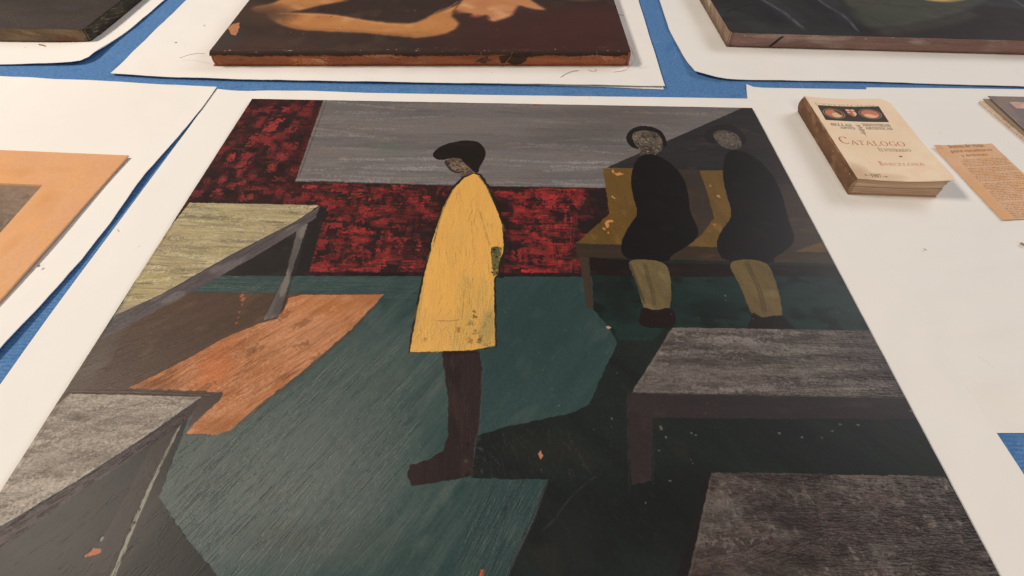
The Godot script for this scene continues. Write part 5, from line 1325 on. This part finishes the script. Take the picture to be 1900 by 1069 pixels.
	d.fill(pv([-5, -5, 910, -5, 910, 70, -5, 70]), 1, k8(150, 128, 108), k8(112, 94, 80), k8(178, 160, 140), 0.6, 0.08, 0.3, 1.6, 1.2, 0.0)
	d.strokes(1, Rect2(0, 0, 900, 64), 200, 0.8, 0.5, 14, 50, 1, 5, [k8(172, 154, 134), k8(84, 70, 60), k8(110, 92, 78)], 0.5, 1.8)
	dm = painted(d, 0.6, 0.3, 0.35)
	o = thing("canvas_painting", "blue-black canvas with pale streaks and a pinkish worn edge at upper right", "painting", Vector3(0.3704, 0.0000, -0.9538), "stretched canvases along the far row")
	stretched(o, [Vector2(0.3605, -1.7000), Vector2(1.8500, -1.7500), Vector2(1.7500, -0.9268), Vector2(0.3704, -0.9538)], 0.0018, 0.0258, face, [em, dm, em, dm], 0.0013, 71)


# ------------------------------------------------------------------ picture in its orange mat
func matted_picture() -> void:
	var fl := Vector2(-1.2500, -0.6231)
	var fr := Vector2(-0.5094, -0.5942)
	var nr := Vector2(-0.5338, 0.0600)
	var nl := Vector2(-1.2745, 0.0312)
	var hole := [Vector2(-1.1300, -0.5460), Vector2(-0.5842, -0.5294), Vector2(-0.5680, -0.0600), Vector2(-1.1138, -0.0766)]
	var p := paint(1024, 900, k8(226, 164, 112), 81)
	p.fill(pv([-5, -5, 1030, -5, 1030, 905, -5, 905]), 1, k8(220, 170, 126), k8(213, 161, 118), k8(218, 166, 116), 0.4, 0.05, 0.06, 1.0, 0.15, 0.0, 0.6, 1.0, 0.03)
	var ax := fr - fl
	var az := nl - fl
	var to := func(q: Vector2) -> Vector2: return Vector2((q - fl).dot(ax) / ax.length_squared() * 1024.0, (q - fl).dot(az) / az.length_squared() * 900.0)
	# a darker stained band round the window
	for s in 4:
		var a: Vector2 = to.call(hole[s])
		var b: Vector2 = to.call(hole[(s + 1) % 4])
		var mid := Vector2.ZERO
		for hq: Vector2 in hole:
			mid += to.call(hq) as Vector2
		mid /= 4.0
		var out := (b - a).orthogonal().normalized()
		if out.dot(a - mid) < 0.0:
			out = -out
		for k in 60:
			var q := a.lerp(b, p.rng.randf()) + out * p.rng.randf_range(2, 44)
			p.blot(q, p.rng.randf_range(10, 50), p.rng.randf_range(8, 26), (b - a).angle(), [k8(218, 160, 102), k8(226, 168, 112), k8(206, 148, 96)][k % 3], 0.3)
		p.line(PackedVector2Array([a + out * 52, b + out * 52]), 3, k8(204, 146, 92), 0.25, 0.1, 0.5)
	for k in 14:
		p.blot(Vector2(p.rng.randf() * 1024, p.rng.randf() * 900), p.rng.randf_range(2, 6), p.rng.randf_range(2, 5), 0.0, k8(190, 130, 84), 0.4)
	var m := painted(p, 0.7, 0.3, 0.06)
	var o := thing("matted_picture", "small dark picture in a wide stained orange mat", "picture", Vector3(fr.x, 0, fr.y))
	var st := begin(false)
	var outer := [fl, fr, nr, nl]
	var put := func(q: Vector2, y: float) -> void:
		st.set_uv(Vector2((q - fl).dot(ax) / ax.length_squared(), (q - fl).dot(az) / az.length_squared()))
		st.add_vertex(Vector3(q.x, y, q.y))
	var mid2: Vector2 = (hole[0] + hole[2]) / 2.0
	for s in 4:
		var n := (s + 1) % 4
		var steps := [[outer[s], outer[n], 0.0066], [hole[s], hole[n], 0.0066], [hole[s].lerp(mid2, 0.006), hole[n].lerp(mid2, 0.006), 0.0046]]
		var o_in := [outer[s].lerp(mid2, 0.0012), outer[n].lerp(mid2, 0.0012)]
		var rings := [[outer[s], outer[n], 0.0048], [outer[s], outer[n], 0.0063], [o_in[0], o_in[1], 0.0066], steps[1], steps[2]]
		for r in rings.size() - 1:
			var a: Array = rings[r]
			var b: Array = rings[r + 1]
			for v: Array in [[a[0], a[2]], [a[1], a[2]], [b[1], b[2]], [a[0], a[2]], [b[1], b[2]], [b[0], b[2]]]:
				put.call(v[0], v[1])
	piece("mat_board", meshed(st), m, o)
	var c := (fl + fr + nr + nl) / 4.0
	var back := [fl.lerp(c, 0.014), fr.lerp(c, 0.014), nr.lerp(c, 0.014), nl.lerp(c, 0.014)]
	piece("backing_board", board(back, 0.0018, 0.0027), mat(k8(112, 78, 56), 0.8, 0.2), o)
	var q := paint(512, 448, k8(124, 106, 92), 83)
	q.fill(pv([-5, -5, 520, -5, 520, 460, -5, 460]), 1, k8(134, 116, 100), k8(112, 96, 84), k8(120, 92, 76), 0.3, 0.1, 0.3, 1.5, 0.8, 0.0)
	q.fill(curved(pv([-20, -20, 432, -20, 446, 14, 424, 34, 440, 56, 418, 80, 404, 84, 400, 100, 418, 120, 440, 150, 452, 200, 420, 300, 400, 470, -20, 470])), 2, k8(64, 64, 62), k8(50, 50, 48), k8(78, 76, 70), 0.5, 0.08, 0.3, 1.3, 0.7, 3.0)
	q.strokes(1, Rect2(390, 0, 122, 200), 140, 0.5, 0.7, 10, 40, 2, 8, [k8(152, 132, 114), k8(104, 84, 72), k8(140, 104, 84), k8(120, 112, 104)], 0.5, 0.8)
	q.strokes(-1, Rect2(300, 0, 212, 440), 90, 0.7, 0.6, 10, 50, 2, 7, [k8(142, 124, 106), k8(110, 94, 82), k8(90, 84, 76), k8(132, 104, 86)], 0.4, 1.0)
	var st2 := begin()
	var h2 := []
	for i in 4:
		h2.append((hole[i] as Vector2).lerp(mid2, -0.01))
	grid(st2, [PackedVector3Array([Vector3(h2[0].x, 0.00475, h2[0].y), Vector3(h2[1].x, 0.00475, h2[1].y)]), PackedVector3Array([Vector3(h2[3].x, 0.00475, h2[3].y), Vector3(h2[2].x, 0.00475, h2[2].y)])])
	piece("picture", meshed(st2), painted(q, 0.5, 0.3, 0.15), o)


# ------------------------------------------------------------------ the small printed catalogue
func book() -> void:
	var o := thing("book", "small worn cream book with brown spine and two printed medallions", "book", Vector3(0.4265, 0.0000, -0.7441))
	var w := 512
	var h := 842
	var p := paint(w, h, k8(222, 198, 166), 91)
	p.fill(pv([-5, -5, w + 5, -5, w + 5, h + 5, -5, h + 5]), 1, k8(238, 219, 192), k8(230, 208, 178), k8(236, 210, 184), 0.5, 0.05, 0.08, 1.0, 0.2, 0.0, 0.6, 1.0, 0.06)
	p.blot(Vector2(w * 0.5, h * 0.62), 230, 160, 0.0, k8(228, 206, 172), 0.5)
	p.blot(Vector2(w * 0.05, h * 0.95), 90, 120, 0.0, k8(190, 160, 128), 0.7)
	p.blot(Vector2(w * 0.3, h * 0.96), 160, 40, 0.0, k8(206, 180, 146), 0.6)
	for k in 60:
		p.chip(Vector2(p.rng.randf() * w, p.rng.randf() * h), p.rng.randf_range(0.6, 1.6), p.rng.randf_range(0.6, 1.6), k8(184, 158, 126), -0.2)
	p.strokes(-1, Rect2(0, 0, 10, h), 60, PI / 2, 0.05, 30, 120, 2, 5, [k8(150, 118, 88), k8(236, 214, 182)], 0.5, 0.6)
	p.strokes(-1, Rect2(0, h - 8, w, 8), 50, 0.0, 0.05, 30, 90, 1, 3, [k8(170, 138, 108), k8(190, 160, 130)], 0.5, 0.6)
	# printed band with two medallions and a shield
	p.flat(pv([47, 99, 427, 89, 415, 267, 40, 267]), k8(62, 54, 46), 1.0, 0.6)
	p.strokes(-1, Rect2(Vector2(63, 134), Vector2(360, 60)), 60, 0.6, 0.6, 8, 24, 1, 2, [k8(104, 96, 74), k8(40, 34, 32)], 0.5, 0.1)
	for mdl: Array in [[Vector2(119, 186), true], [Vector2(340, 178), false]]:
		var q: Vector2 = mdl[0]
		p.blot(q, 70, 60, 0.0, k8(140, 124, 100), 1.0, -1, 9.0)
		p.blot(q, 62, 52, 0.0, k8(40, 32, 30), 1.0, -1, 9.0)
		p.blot(q, 57, 48, 0.0, k8(196, 122, 98), 1.0, -1, 9.0)
		if mdl[1]:
			p.fill(curved(pv([q.x - 12, q.y + 44, q.x - 18, q.y + 10, q.x - 6, q.y - 8, q.x + 18, q.y - 10, q.x + 28, q.y + 4, q.x + 30, q.y + 16, q.x + 44, q.y + 24, q.x + 20, q.y + 44])), -1, k8(224, 196, 156), k8(212, 180, 142), k8(224, 196, 156), 0.0, 0.1, 0.1, 1.0, 0.0, 0.0)
			p.fill(curved(pv([q.x + 4, q.y - 44, q.x + 40, q.y - 34, q.x + 54, q.y + 2, q.x + 40, q.y + 18, q.x + 26, q.y - 8])), -1, k8(96, 76, 62), k8(80, 62, 52), k8(96, 76, 62), 0.0, 0.1, 0.1, 1.0, 0.0, 0.0)
		else:
			p.fill(curved(pv([q.x - 44, q.y + 20, q.x - 30, q.y - 2, q.x, q.y + 2, q.x + 30, q.y + 22, q.x + 44, q.y + 10, q.x + 30, q.y + 36, q.x, q.y + 46, q.x - 30, q.y + 38])), -1, k8(230, 186, 154), k8(216, 168, 136), k8(230, 186, 154), 0.0, 0.1, 0.1, 1.0, 0.0, 0.0)
	var sh := Vector2(234, 170)
	p.flat(pv([sh.x - 26, sh.y - 40, sh.x + 26, sh.y - 40, sh.x + 26, sh.y + 14, sh.x, sh.y + 44, sh.x - 26, sh.y + 14]), k8(222, 190, 156), 1.0, 0.5)
	p.flat(pv([sh.x - 5, sh.y - 40, sh.x + 5, sh.y - 40, sh.x + 5, sh.y + 40, sh.x - 5, sh.y + 40]), k8(184, 92, 76))
	p.flat(pv([sh.x - 26, sh.y - 20, sh.x + 26, sh.y - 20, sh.x + 26, sh.y - 10, sh.x - 26, sh.y - 10]), k8(184, 92, 76))
	p.flat(pv([sh.x - 26, sh.y, sh.x - 6, sh.y, sh.x - 6, sh.y + 34, sh.x - 24, sh.y + 16]), k8(172, 92, 80))
	# lettering
	letters(p, "EXPOSICION", Vector2(36, 98), 26.2, "Droid Serif", k8(156, 142, 116), 0.8, 372.9, 0.0, 400)
	letters(p, "BELLAS", Vector2(53, 326), 28.3, "Droid Serif", k8(58, 48, 40), 0.95, 125.4, 0.0, 700)
	letters(p, "ARTES", Vector2(98, 355), 23.6, "Droid Serif", k8(58, 48, 40), 0.95, 87.7, 0.0, 700)
	letters(p, "INDVSTRIAS", Vector2(247, 317), 30.6, "Droid Serif", k8(58, 48, 40), 0.95, 160.0, 0.0, 700)
	letters(p, "ARTISTICAS", Vector2(250, 349), 25.8, "Droid Serif", k8(58, 48, 40), 0.95, 155.3, 0.0, 700)
	letters(p, "C", Vector2(42, 511), 71.1, "Droid Serif", k8(176, 104, 78), 0.9, 51.3, 0.0, 400)
	letters(p, "ATALOGO", Vector2(99, 515), 45.4, "Droid Serif", k8(176, 104, 78), 0.9, 307.9, 0.0, 400)
	letters(p, "I", Vector2(236, 569), 34.3, "Droid Serif", k8(58, 48, 40), 0.95, 8.0, 0.0, 700)
	letters(p, "LVSTRADO", Vector2(248, 569), 27.4, "Droid Serif", k8(58, 48, 40), 0.9, 162.5, 0.0, 400)
	p.chip(Vector2(329, 616), 9, 9, k8(48, 38, 32), 0.0)
	letters(p, "B", Vector2(181, 706), 38.8, "Droid Serif", k8(176, 110, 84), 0.85, 20.5, 0.0, 700)
	letters(p, "ARCELONA", Vector2(203, 705), 27.7, "Droid Serif", k8(176, 110, 84), 0.85, 218.3, 0.0, 400)
	letters(p, "1907", Vector2(88, 820), 31.6, "Droid Serif", k8(66, 54, 44), 0.85, 56.8, 0.0, 700)
	p.line(curved(PackedVector2Array([Vector2(58, 801), Vector2(64, 812), Vector2(84, 799), Vector2(91, 809)]), false), 2, k8(66, 54, 44), 0.85, 0.0, 0.0)
	p.line(curved(PackedVector2Array([Vector2(176, 810), Vector2(167, 802), Vector2(154, 813), Vector2(150, 804)]), false), 2, k8(66, 54, 44), 0.85, 0.0, 0.0)
	p.chip(Vector2(62, 804), 6, 5, k8(66, 54, 44), 0.0)
	p.chip(Vector2(172, 808), 6, 5, k8(66, 54, 44), 0.0)
	# the little laurel sprig
	p.line(curved(PackedVector2Array([Vector2(220, 428), Vector2(218, 391), Vector2(218, 348), Vector2(218, 303)]), false), 3, k8(58, 48, 40), 0.9, 0.0, 0.0)
	for k in 18:
		var tt := k / 18.0
		var base: Vector2 = (Vector2(219, 401)).lerp(Vector2(219, 301), tt)
		var aa := -PI / 2 + (0.9 if k % 2 == 0 else -1.1) + p.rng.randf_range(-0.3, 0.3)
		p.stroke(base, aa, p.rng.randf_range(16, 32), 5, k8(58, 48, 40), 0.95, 0.0, -1, 0.1)
	var cover_mat := painted(p, 0.7, 0.3, 0.08)

	var e := paint(512, 128, k8(112, 82, 60), 93)
	e.fill(pv([-5, -5, 520, -5, 520, 133, -5, 133]), 1, k8(122, 90, 66), k8(94, 68, 50), k8(134, 102, 76), 0.0, 0.05, 0.2, 1.3, 0.6, 0.0)
	e.strokes(1, Rect2(0, 0, 512, 128), 200, 0.1, 0.6, 10, 60, 2, 6, [k8(138, 106, 78), k8(84, 60, 44), k8(108, 78, 58)], 0.4, 0.9)
	e.strokes(-1, Rect2(0, 0, 512, 12), 60, 0.0, 0.1, 10, 60, 2, 5, [k8(200, 168, 134), k8(216, 188, 152)], 0.7, 0.4)
	for k in 14:
		e.chip(Vector2(e.rng.randf_range(330, 510), e.rng.randf_range(6, 120)), e.rng.randf_range(1, 5), e.rng.randf_range(1, 4), k8(176, 144, 112), 0.3)
	var spine_mat := painted(e, 0.65, 0.35, 0.2)
	var pg := paint(512, 96, k8(204, 172, 146), 95)
	for y in 96:
		var tone := 0.82 + 0.36 * (rough_noise[((y * 37) & 1023) + (((y * 91) & 1023) << 10)] / 255.0 - 0.4)
		for x in 512:
			var i := y * 512 + x
			var wv := 0.93 + 0.14 * smooth_noise[((x >> 1) & 1023) + (((y * 14) & 1023) << 10)] / 255.0
			pg.c[3 * i] = 0.93 * tone * wv
			pg.c[3 * i + 1] = 0.79 * tone * wv
			pg.c[3 * i + 2] = 0.67 * tone * wv
			pg.z[i] = tone * 3.0
	var page_mat := painted(pg, 0.85, 0.2, 0.2)

	var tl := Vector2(0.4265, -0.7441)
	var ux := Vector2(0.1200, 0.0029)
	var vz := Vector2(-0.0027, 0.1973)
	var y1 := 0.0258
	# height of the cover: it dips along the middle of the near and far ends and curls up a little at the fore edge
	var lift := func(u: float, v: float) -> float:
		return -0.0024 * sin(u * PI) * (0.45 + 0.55 * absf(v * 2.0 - 1.0)) + 0.0022 * pow(u, 5.0) * pow(v, 3.0) + 0.0006 * sin(v * 9.0) * u - 0.0006 * sin(v * PI)
	var cover := func(top: bool, y0: float, called: String) -> void:
		var rows := []
		var under := []
		for i in 41:
			var r := PackedVector3Array()
			var b := PackedVector3Array()
			for j in 31:
				var u := j / 30.0
				var v := i / 40.0
				# the far outer corner is worn round
				var k := u
				if v < 0.08:
					k = u * (1.0 - 0.09 * pow(1.0 - v / 0.08, 2.0) * (1.0 if top else 0.3))
				if top and v > 0.94:
					k = u * (1.0 - 0.02 * pow((v - 0.94) / 0.06, 2.0))
				if not top:
					k = u * 0.93
				var q: Vector2 = tl + ux * k + vz * v
				var y: float = y0 + (float(lift.call(u, v)) if top else 0.0)
				r.append(Vector3(q.x, y, q.y))
				b.append(Vector3(q.x, y - 0.0005, q.y))
			rows.append(r)
			under.append(b)
		var st := begin()
		grid(st, rows)
		st.set_smooth_group(1)
		grid(st, under, true, true)
		st.set_smooth_group(2)
		grid(st, [rows[40], under[40]])
		grid(st, [rows[0], under[0]], true, true)
		var re := PackedVector3Array()
		var rb := PackedVector3Array()
		for i in 41:
			re.append(rows[i][30])
			rb.append(under[i][30])
		grid(st, [re, rb], true, true)
		piece(called, meshed(st), cover_mat if top else mat(k8(196, 164, 132), 0.7, 0.3), o)
	cover.call(true, y1, "front_cover")
	cover.call(false, 0.0013, "back_cover")
	# page block: thin layers, each a hair in or out
	var st := begin()
	var rng := RandomNumberGenerator.new()
	rng.seed = 5
	var layers := []
	var nl := 26
	for i in nl + 1:
		var f := float(i) / nl
		var jut := rng.randf_range(-0.0008, 0.0008)
		var fore := 0.982 - 0.035 * sin(pow(f, 1.2) * PI * 0.9) - 0.05 * pow(1.0 - f, 3.0) + rng.randf_range(-0.006, 0.006)
		var loop := PackedVector3Array()
		for s in 4:
			for k in 20:
				var t := k / 20.0
				var uv := [Vector2(lerpf(0.012, fore, t), 0.012), Vector2(fore, lerpf(0.012, 0.985, t)), Vector2(lerpf(fore, 0.012, t), 0.985), Vector2(0.012, lerpf(0.985, 0.012, t))][s] as Vector2
				var q: Vector2 = tl + ux * uv.x + vz * (uv.y + (jut / 0.2 if s != 0 else 0.0))
				var yy := lerpf(0.0013, y1 - 0.0007 + float(lift.call(uv.x, uv.y)), f)
				loop.append(Vector3(q.x, yy, q.y))
		loop.append(loop[0])
		layers.append(loop)
	layers.reverse()
	grid(st, layers, true, true)
	piece("page_block", meshed(st), page_mat, o)
	# rounded spine, with the leather's worn rims
	st = begin()
	var strip := []
	var n := FastNoiseLite.new()
	n.frequency = 1.0
	var left := -ux.normalized()
	for i in 13:
		var r := PackedVector3Array()
		var f := i / 12.0
		for j in 61:
			var v := j / 60.0
			var q := tl + vz * v + left * (0.0036 * sin(clampf(f * 1.05, 0.0, 1.0) * PI) + 0.0003 * n.get_noise_2d(v * 40.0, f * 6.0) - 0.0002)
			r.append(Vector3(q.x, lerpf(y1 + 0.0001, 0.0007, f) - 0.0004 * sin(v * 9.0) * f, q.y))
		strip.append(r)
	grid(st, strip, true, false)
	piece("spine", meshed(st), spine_mat, o)
	# closing ends of the spine
	for v: int in [0, 60]:
		st = begin()
		for i in 12:
			var a: Vector3 = strip[i][v]
			var b: Vector3 = strip[i + 1][v]
			var c: Vector3 = (strip[0][v] + strip[12][v]) / 2.0
			for q: Vector3 in ([a, b, c] if v == 60 else [a, c, b]):
				st.add_vertex(q)
		piece("spine_end", meshed(st, false), mat(k8(168, 136, 108), 0.8, 0.2), o)


# ------------------------------------------------------------------ newspaper clipping
func clipping() -> void:
	var w := 320
	var h := 562
	var p := paint(w, h, k8(214, 170, 132), 101)
	p.fill(pv([-5, -5, w + 5, -5, w + 5, h + 5, -5, h + 5]), 1, k8(226, 188, 156), k8(214, 174, 140), k8(222, 176, 136), 0.5, 0.1, 0.12, 1.0, 0.2, 0.0, 0.6, 1.0, 0.08)
	p.blot(Vector2(20, h * 0.7), 60, 260, 0.0, k8(218, 166, 116), 0.5)
	letters(p, "Bolsas de viaje", Vector2(75, 31), 32.1, "Droid Serif", k8(110, 76, 50), 0.85, 190.9, 0.0, 700)
	letters(p, "para escultores", Vector2(64, 68), 29.0, "Droid Serif", k8(110, 76, 50), 0.85, 222.6, 0.0, 700)
	letters(p, "y artistas", Vector2(99, 102), 24.8, "Droid Serif", k8(110, 76, 50), 0.85, 138.1, 0.0, 700)
	# the body of the text: far too small to read
	var y := 122
	var x0 := 65
	var row := 0
	while y < h - 14:
		var x := x0 + (14.0 if row % 9 == 0 else 0.0)
		var stop := w * (0.97 if row % 9 != 8 else p.rng.randf_range(0.5, 0.9))
		while x < stop:
			var len_ := p.rng.randf_range(6, 30)
			for k in int(len_):
				if x + k < stop and p.rng.randf() < 0.8:
					p.stroke(Vector2(x + k, y), PI / 2, p.rng.randf_range(4.0, 8.0), 1, k8(92, 66, 46), 0.75, 0.0, -1, 0.0)
			x += len_ + 3.5
		y += 12.5
		row += 1
		if row in [5, 14, 25]:
			y += 9.0
	# pencil marks in the margin
	p.line(curved(pv([24, 10, 14, 16, 14, 30, 26, 34, 36, 26, 30, 14, 20, 20])), 2, k8(150, 112, 78), 0.7, 0.0, 0.2)
	for k in 26:
		var q := Vector2(p.rng.randf_range(16, x0 - 20), p.rng.randf_range(60, h * 0.85))
		p.stroke(q, p.rng.randf_range(0.0, 3.0), p.rng.randf_range(6, 16), 1, k8(176, 132, 94), 0.55, 0.0, -1, 0.2, 1.5)
	p.strokes(-1, Rect2(0, 0, w, 4), 20, 0.0, 0.03, 20, 80, 1, 2, [k8(128, 110, 92)], 0.6, 0.0)
	var m := painted(p, 0.85, 0.2, 0.05)
	var tl := Vector2(0.5870, -0.6566)
	var u := Vector2(0.0878, -0.0094)
	var v := Vector2(0.0057, 0.1550)
	var far := PackedVector2Array()
	var near := PackedVector2Array()
	var left := PackedVector2Array()
	var right := PackedVector2Array()
	var n := FastNoiseLite.new()
	n.frequency = 1.0
	for k in 21:
		var f := k / 20.0
		far.append(tl + u * f + v * (0.004 * n.get_noise_1d(f * 14.0) + (0.012 * sin(PI * f) * -0.3)))
		near.append(tl + v * (1.0 + 0.004 * n.get_noise_1d(f * 14.0 + 40.0)) + u * f)
		left.append(tl + v * f + u * (0.008 * n.get_noise_1d(f * 16.0 + 80.0)))
		right.append(tl + u + v * f + u * (0.012 * n.get_noise_1d(f * 16.0 + 120.0)))
	left[0] = far[0]
	right[0] = far[20]
	left[20] = near[0]
	right[20] = near[20]
	tag(piece("newspaper_clipping", sheet(far, near, left, right, 0.0010, 0.0002, 0.0012, [[tl.x, tl.y, 0.03, 0.002]], 40, 60), m, self), "yellowed newspaper clipping lying to the right of the book", "newspaper clipping")


# ------------------------------------------------------------------ grey booklet at the right rim
func booklet() -> void:
	var a := Vector2(0.7355, -0.7892)
	var b := a + (Vector2(1.3200, -0.7863) - a).normalized() * 0.23
	var d := Vector2(0.7331, -0.6000)
	var o := thing("booklet", "dark grey booklet with a pink label at the right rim", "booklet", Vector3(a.x, 0, a.y))
	var p := paint(512, 300, k8(112, 96, 92), 111)
	p.fill(pv([-5, -5, 520, -5, 520, 305, -5, 305]), 1, k8(118, 102, 98), k8(104, 92, 92), k8(124, 104, 92), 0.3, 0.05, 0.1, 1.0, 0.3, 0.0, 0.6, 1.0, 0.06)
	p.strokes(-1, Rect2(0, 0, 512, 4), 30, 0.0, 0.02, 30, 120, 1, 3, [k8(82, 70, 64)], 0.6, 0.0)
	p.strokes(-1, Rect2(0, 0, 4, 300), 30, PI / 2, 0.02, 30, 120, 1, 3, [k8(150, 134, 126)], 0.5, 0.0)
	piece("cover", board([a, b, b + d - a, d], 0.0064, 0.0008, 0.0003, 0.0003), painted(p, 0.6, 0.3, 0.05), o)
	var e := Vector2(0.7198, -0.7798)
	var f := Vector2(0.7323, -0.5750)
	var cream := paint(400, 300, k8(214, 196, 176), 113)
	cream.fill(pv([-5, -5, 405, -5, 405, 305, -5, 305]), 1, k8(220, 202, 182), k8(206, 186, 166), k8(198, 176, 154), 1.2, 0.05, 0.2, 1.2, 0.3, 0.0)
	for k in 40:
		cream.stroke(Vector2(cream.rng.randf_range(4, 16), cream.rng.randf_range(70, 290)), 0.4, cream.rng.randf_range(4, 12), 2, k8(120, 100, 84), 0.6, 0.0, -1, 0.1)
	var cm := painted(cream, 0.8, 0.2, 0.05)
	var sx := (b - a).normalized() * 0.225
	piece("lower_leaf", board([e, e + sx, f + sx, f], 0.0008, 0.0030, 0.0003, 0.0003), cm, o)
	var e2 := e.lerp(a, 0.42)
	var f2 := f.lerp(d, 0.42)
	piece("upper_leaf", board([e2, e2 + sx, f2 + sx, f2], 0.0040, 0.0014, 0.0003, 0.0003), mat(k8(150, 132, 112), 0.8, 0.2), o)
	var l0 := Vector2(0.7582, -0.7717)
	var l1 := Vector2(0.7578, -0.7527)
	var lx := (b - a).normalized() * 0.08
	var q := paint(256, 96, k8(208, 178, 166), 117)
	q.fill(pv([-5, -5, 260, -5, 260, 100, -5, 100]), 1, k8(214, 184, 170), k8(200, 168, 158), k8(190, 152, 142), 0.2, 0.2, 0.2, 1.4, 0.2, 0.0)
	q.line(pv([8, 8, 248, 8, 248, 88, 8, 88, 8, 8]), 3, k8(170, 130, 120), 0.5, 0.0, 0.2)
	for k in 12:
		q.chip(Vector2(q.rng.randf_range(60, 240), q.rng.randf_range(30, 70)), q.rng.randf_range(4, 12), q.rng.randf_range(3, 8), k8(158, 118, 108), 0.0)
	piece("label", board([l0, l0 + lx, l1 + lx, l1], 0.0072, 0.0003, 0.0001, 0.0002), painted(q, 0.8, 0.2, 0.0), o)


# ------------------------------------------------------------------ crumbs and splinters on the paper
func crumbs() -> void:
	var brown := mat(k8(168, 140, 112), 0.9, 0.2)
	var pale := mat(k8(206, 192, 174), 0.9, 0.2)
	for t: Array in [
		["splinter", Vector3(-0.8200, 0.0032, -0.9133), Vector3(-0.8048, 0.0032, -0.9078), 0.0009, "brown splinter on the sheet below the dark grey canvas"],
		["crumb", Vector3(-0.5919, 0.0038, -0.9275), Vector3(-0.5886, 0.0038, -0.9284), 0.0008, "tiny grey crumb left of the frayed brown canvas, nearer the viewer"],
		["crumb", Vector3(-0.5691, 0.0038, -0.9981), Vector3(-0.5667, 0.0038, -0.9968), 0.0008, "tiny pale crumb left of the frayed brown canvas, farther from the viewer"],
		["crumb", Vector3(0.5896, 0.0022, -0.4611), Vector3(0.5932, 0.0022, -0.4567), 0.0012, "brown crumb at the right rim beneath the newspaper clipping"],
		["crumb", Vector3(0.4714, 0.0020, -0.4484), Vector3(0.4734, 0.0020, -0.4476), 0.0006, "speck on the white sheet between the large painting and the clipping"],
		["crumb", Vector3(-0.5084, 0.0060, -0.3941), Vector3(-0.5093, 0.0060, -0.3917), 0.0011, "reddish flake clinging to the edge of the orange mat"],
		["crumb", Vector3(-0.4580, 0.0014, -0.4568), Vector3(-0.4544, 0.0014, -0.4532), 0.0006, "faint grey speck on the left margin beside the large painting"],
	]:
		var a: Vector3 = t[1]
		var b: Vector3 = t[2]
		var o := piece(t[0], tube(PackedVector3Array([a, a.lerp(b, 0.5) + Vector3(0.0004, 0.0003, 0.0002), b]), t[3], 6), brown if t[3] > 0.00085 else pale, self)
		tag(o, t[4], t[0])
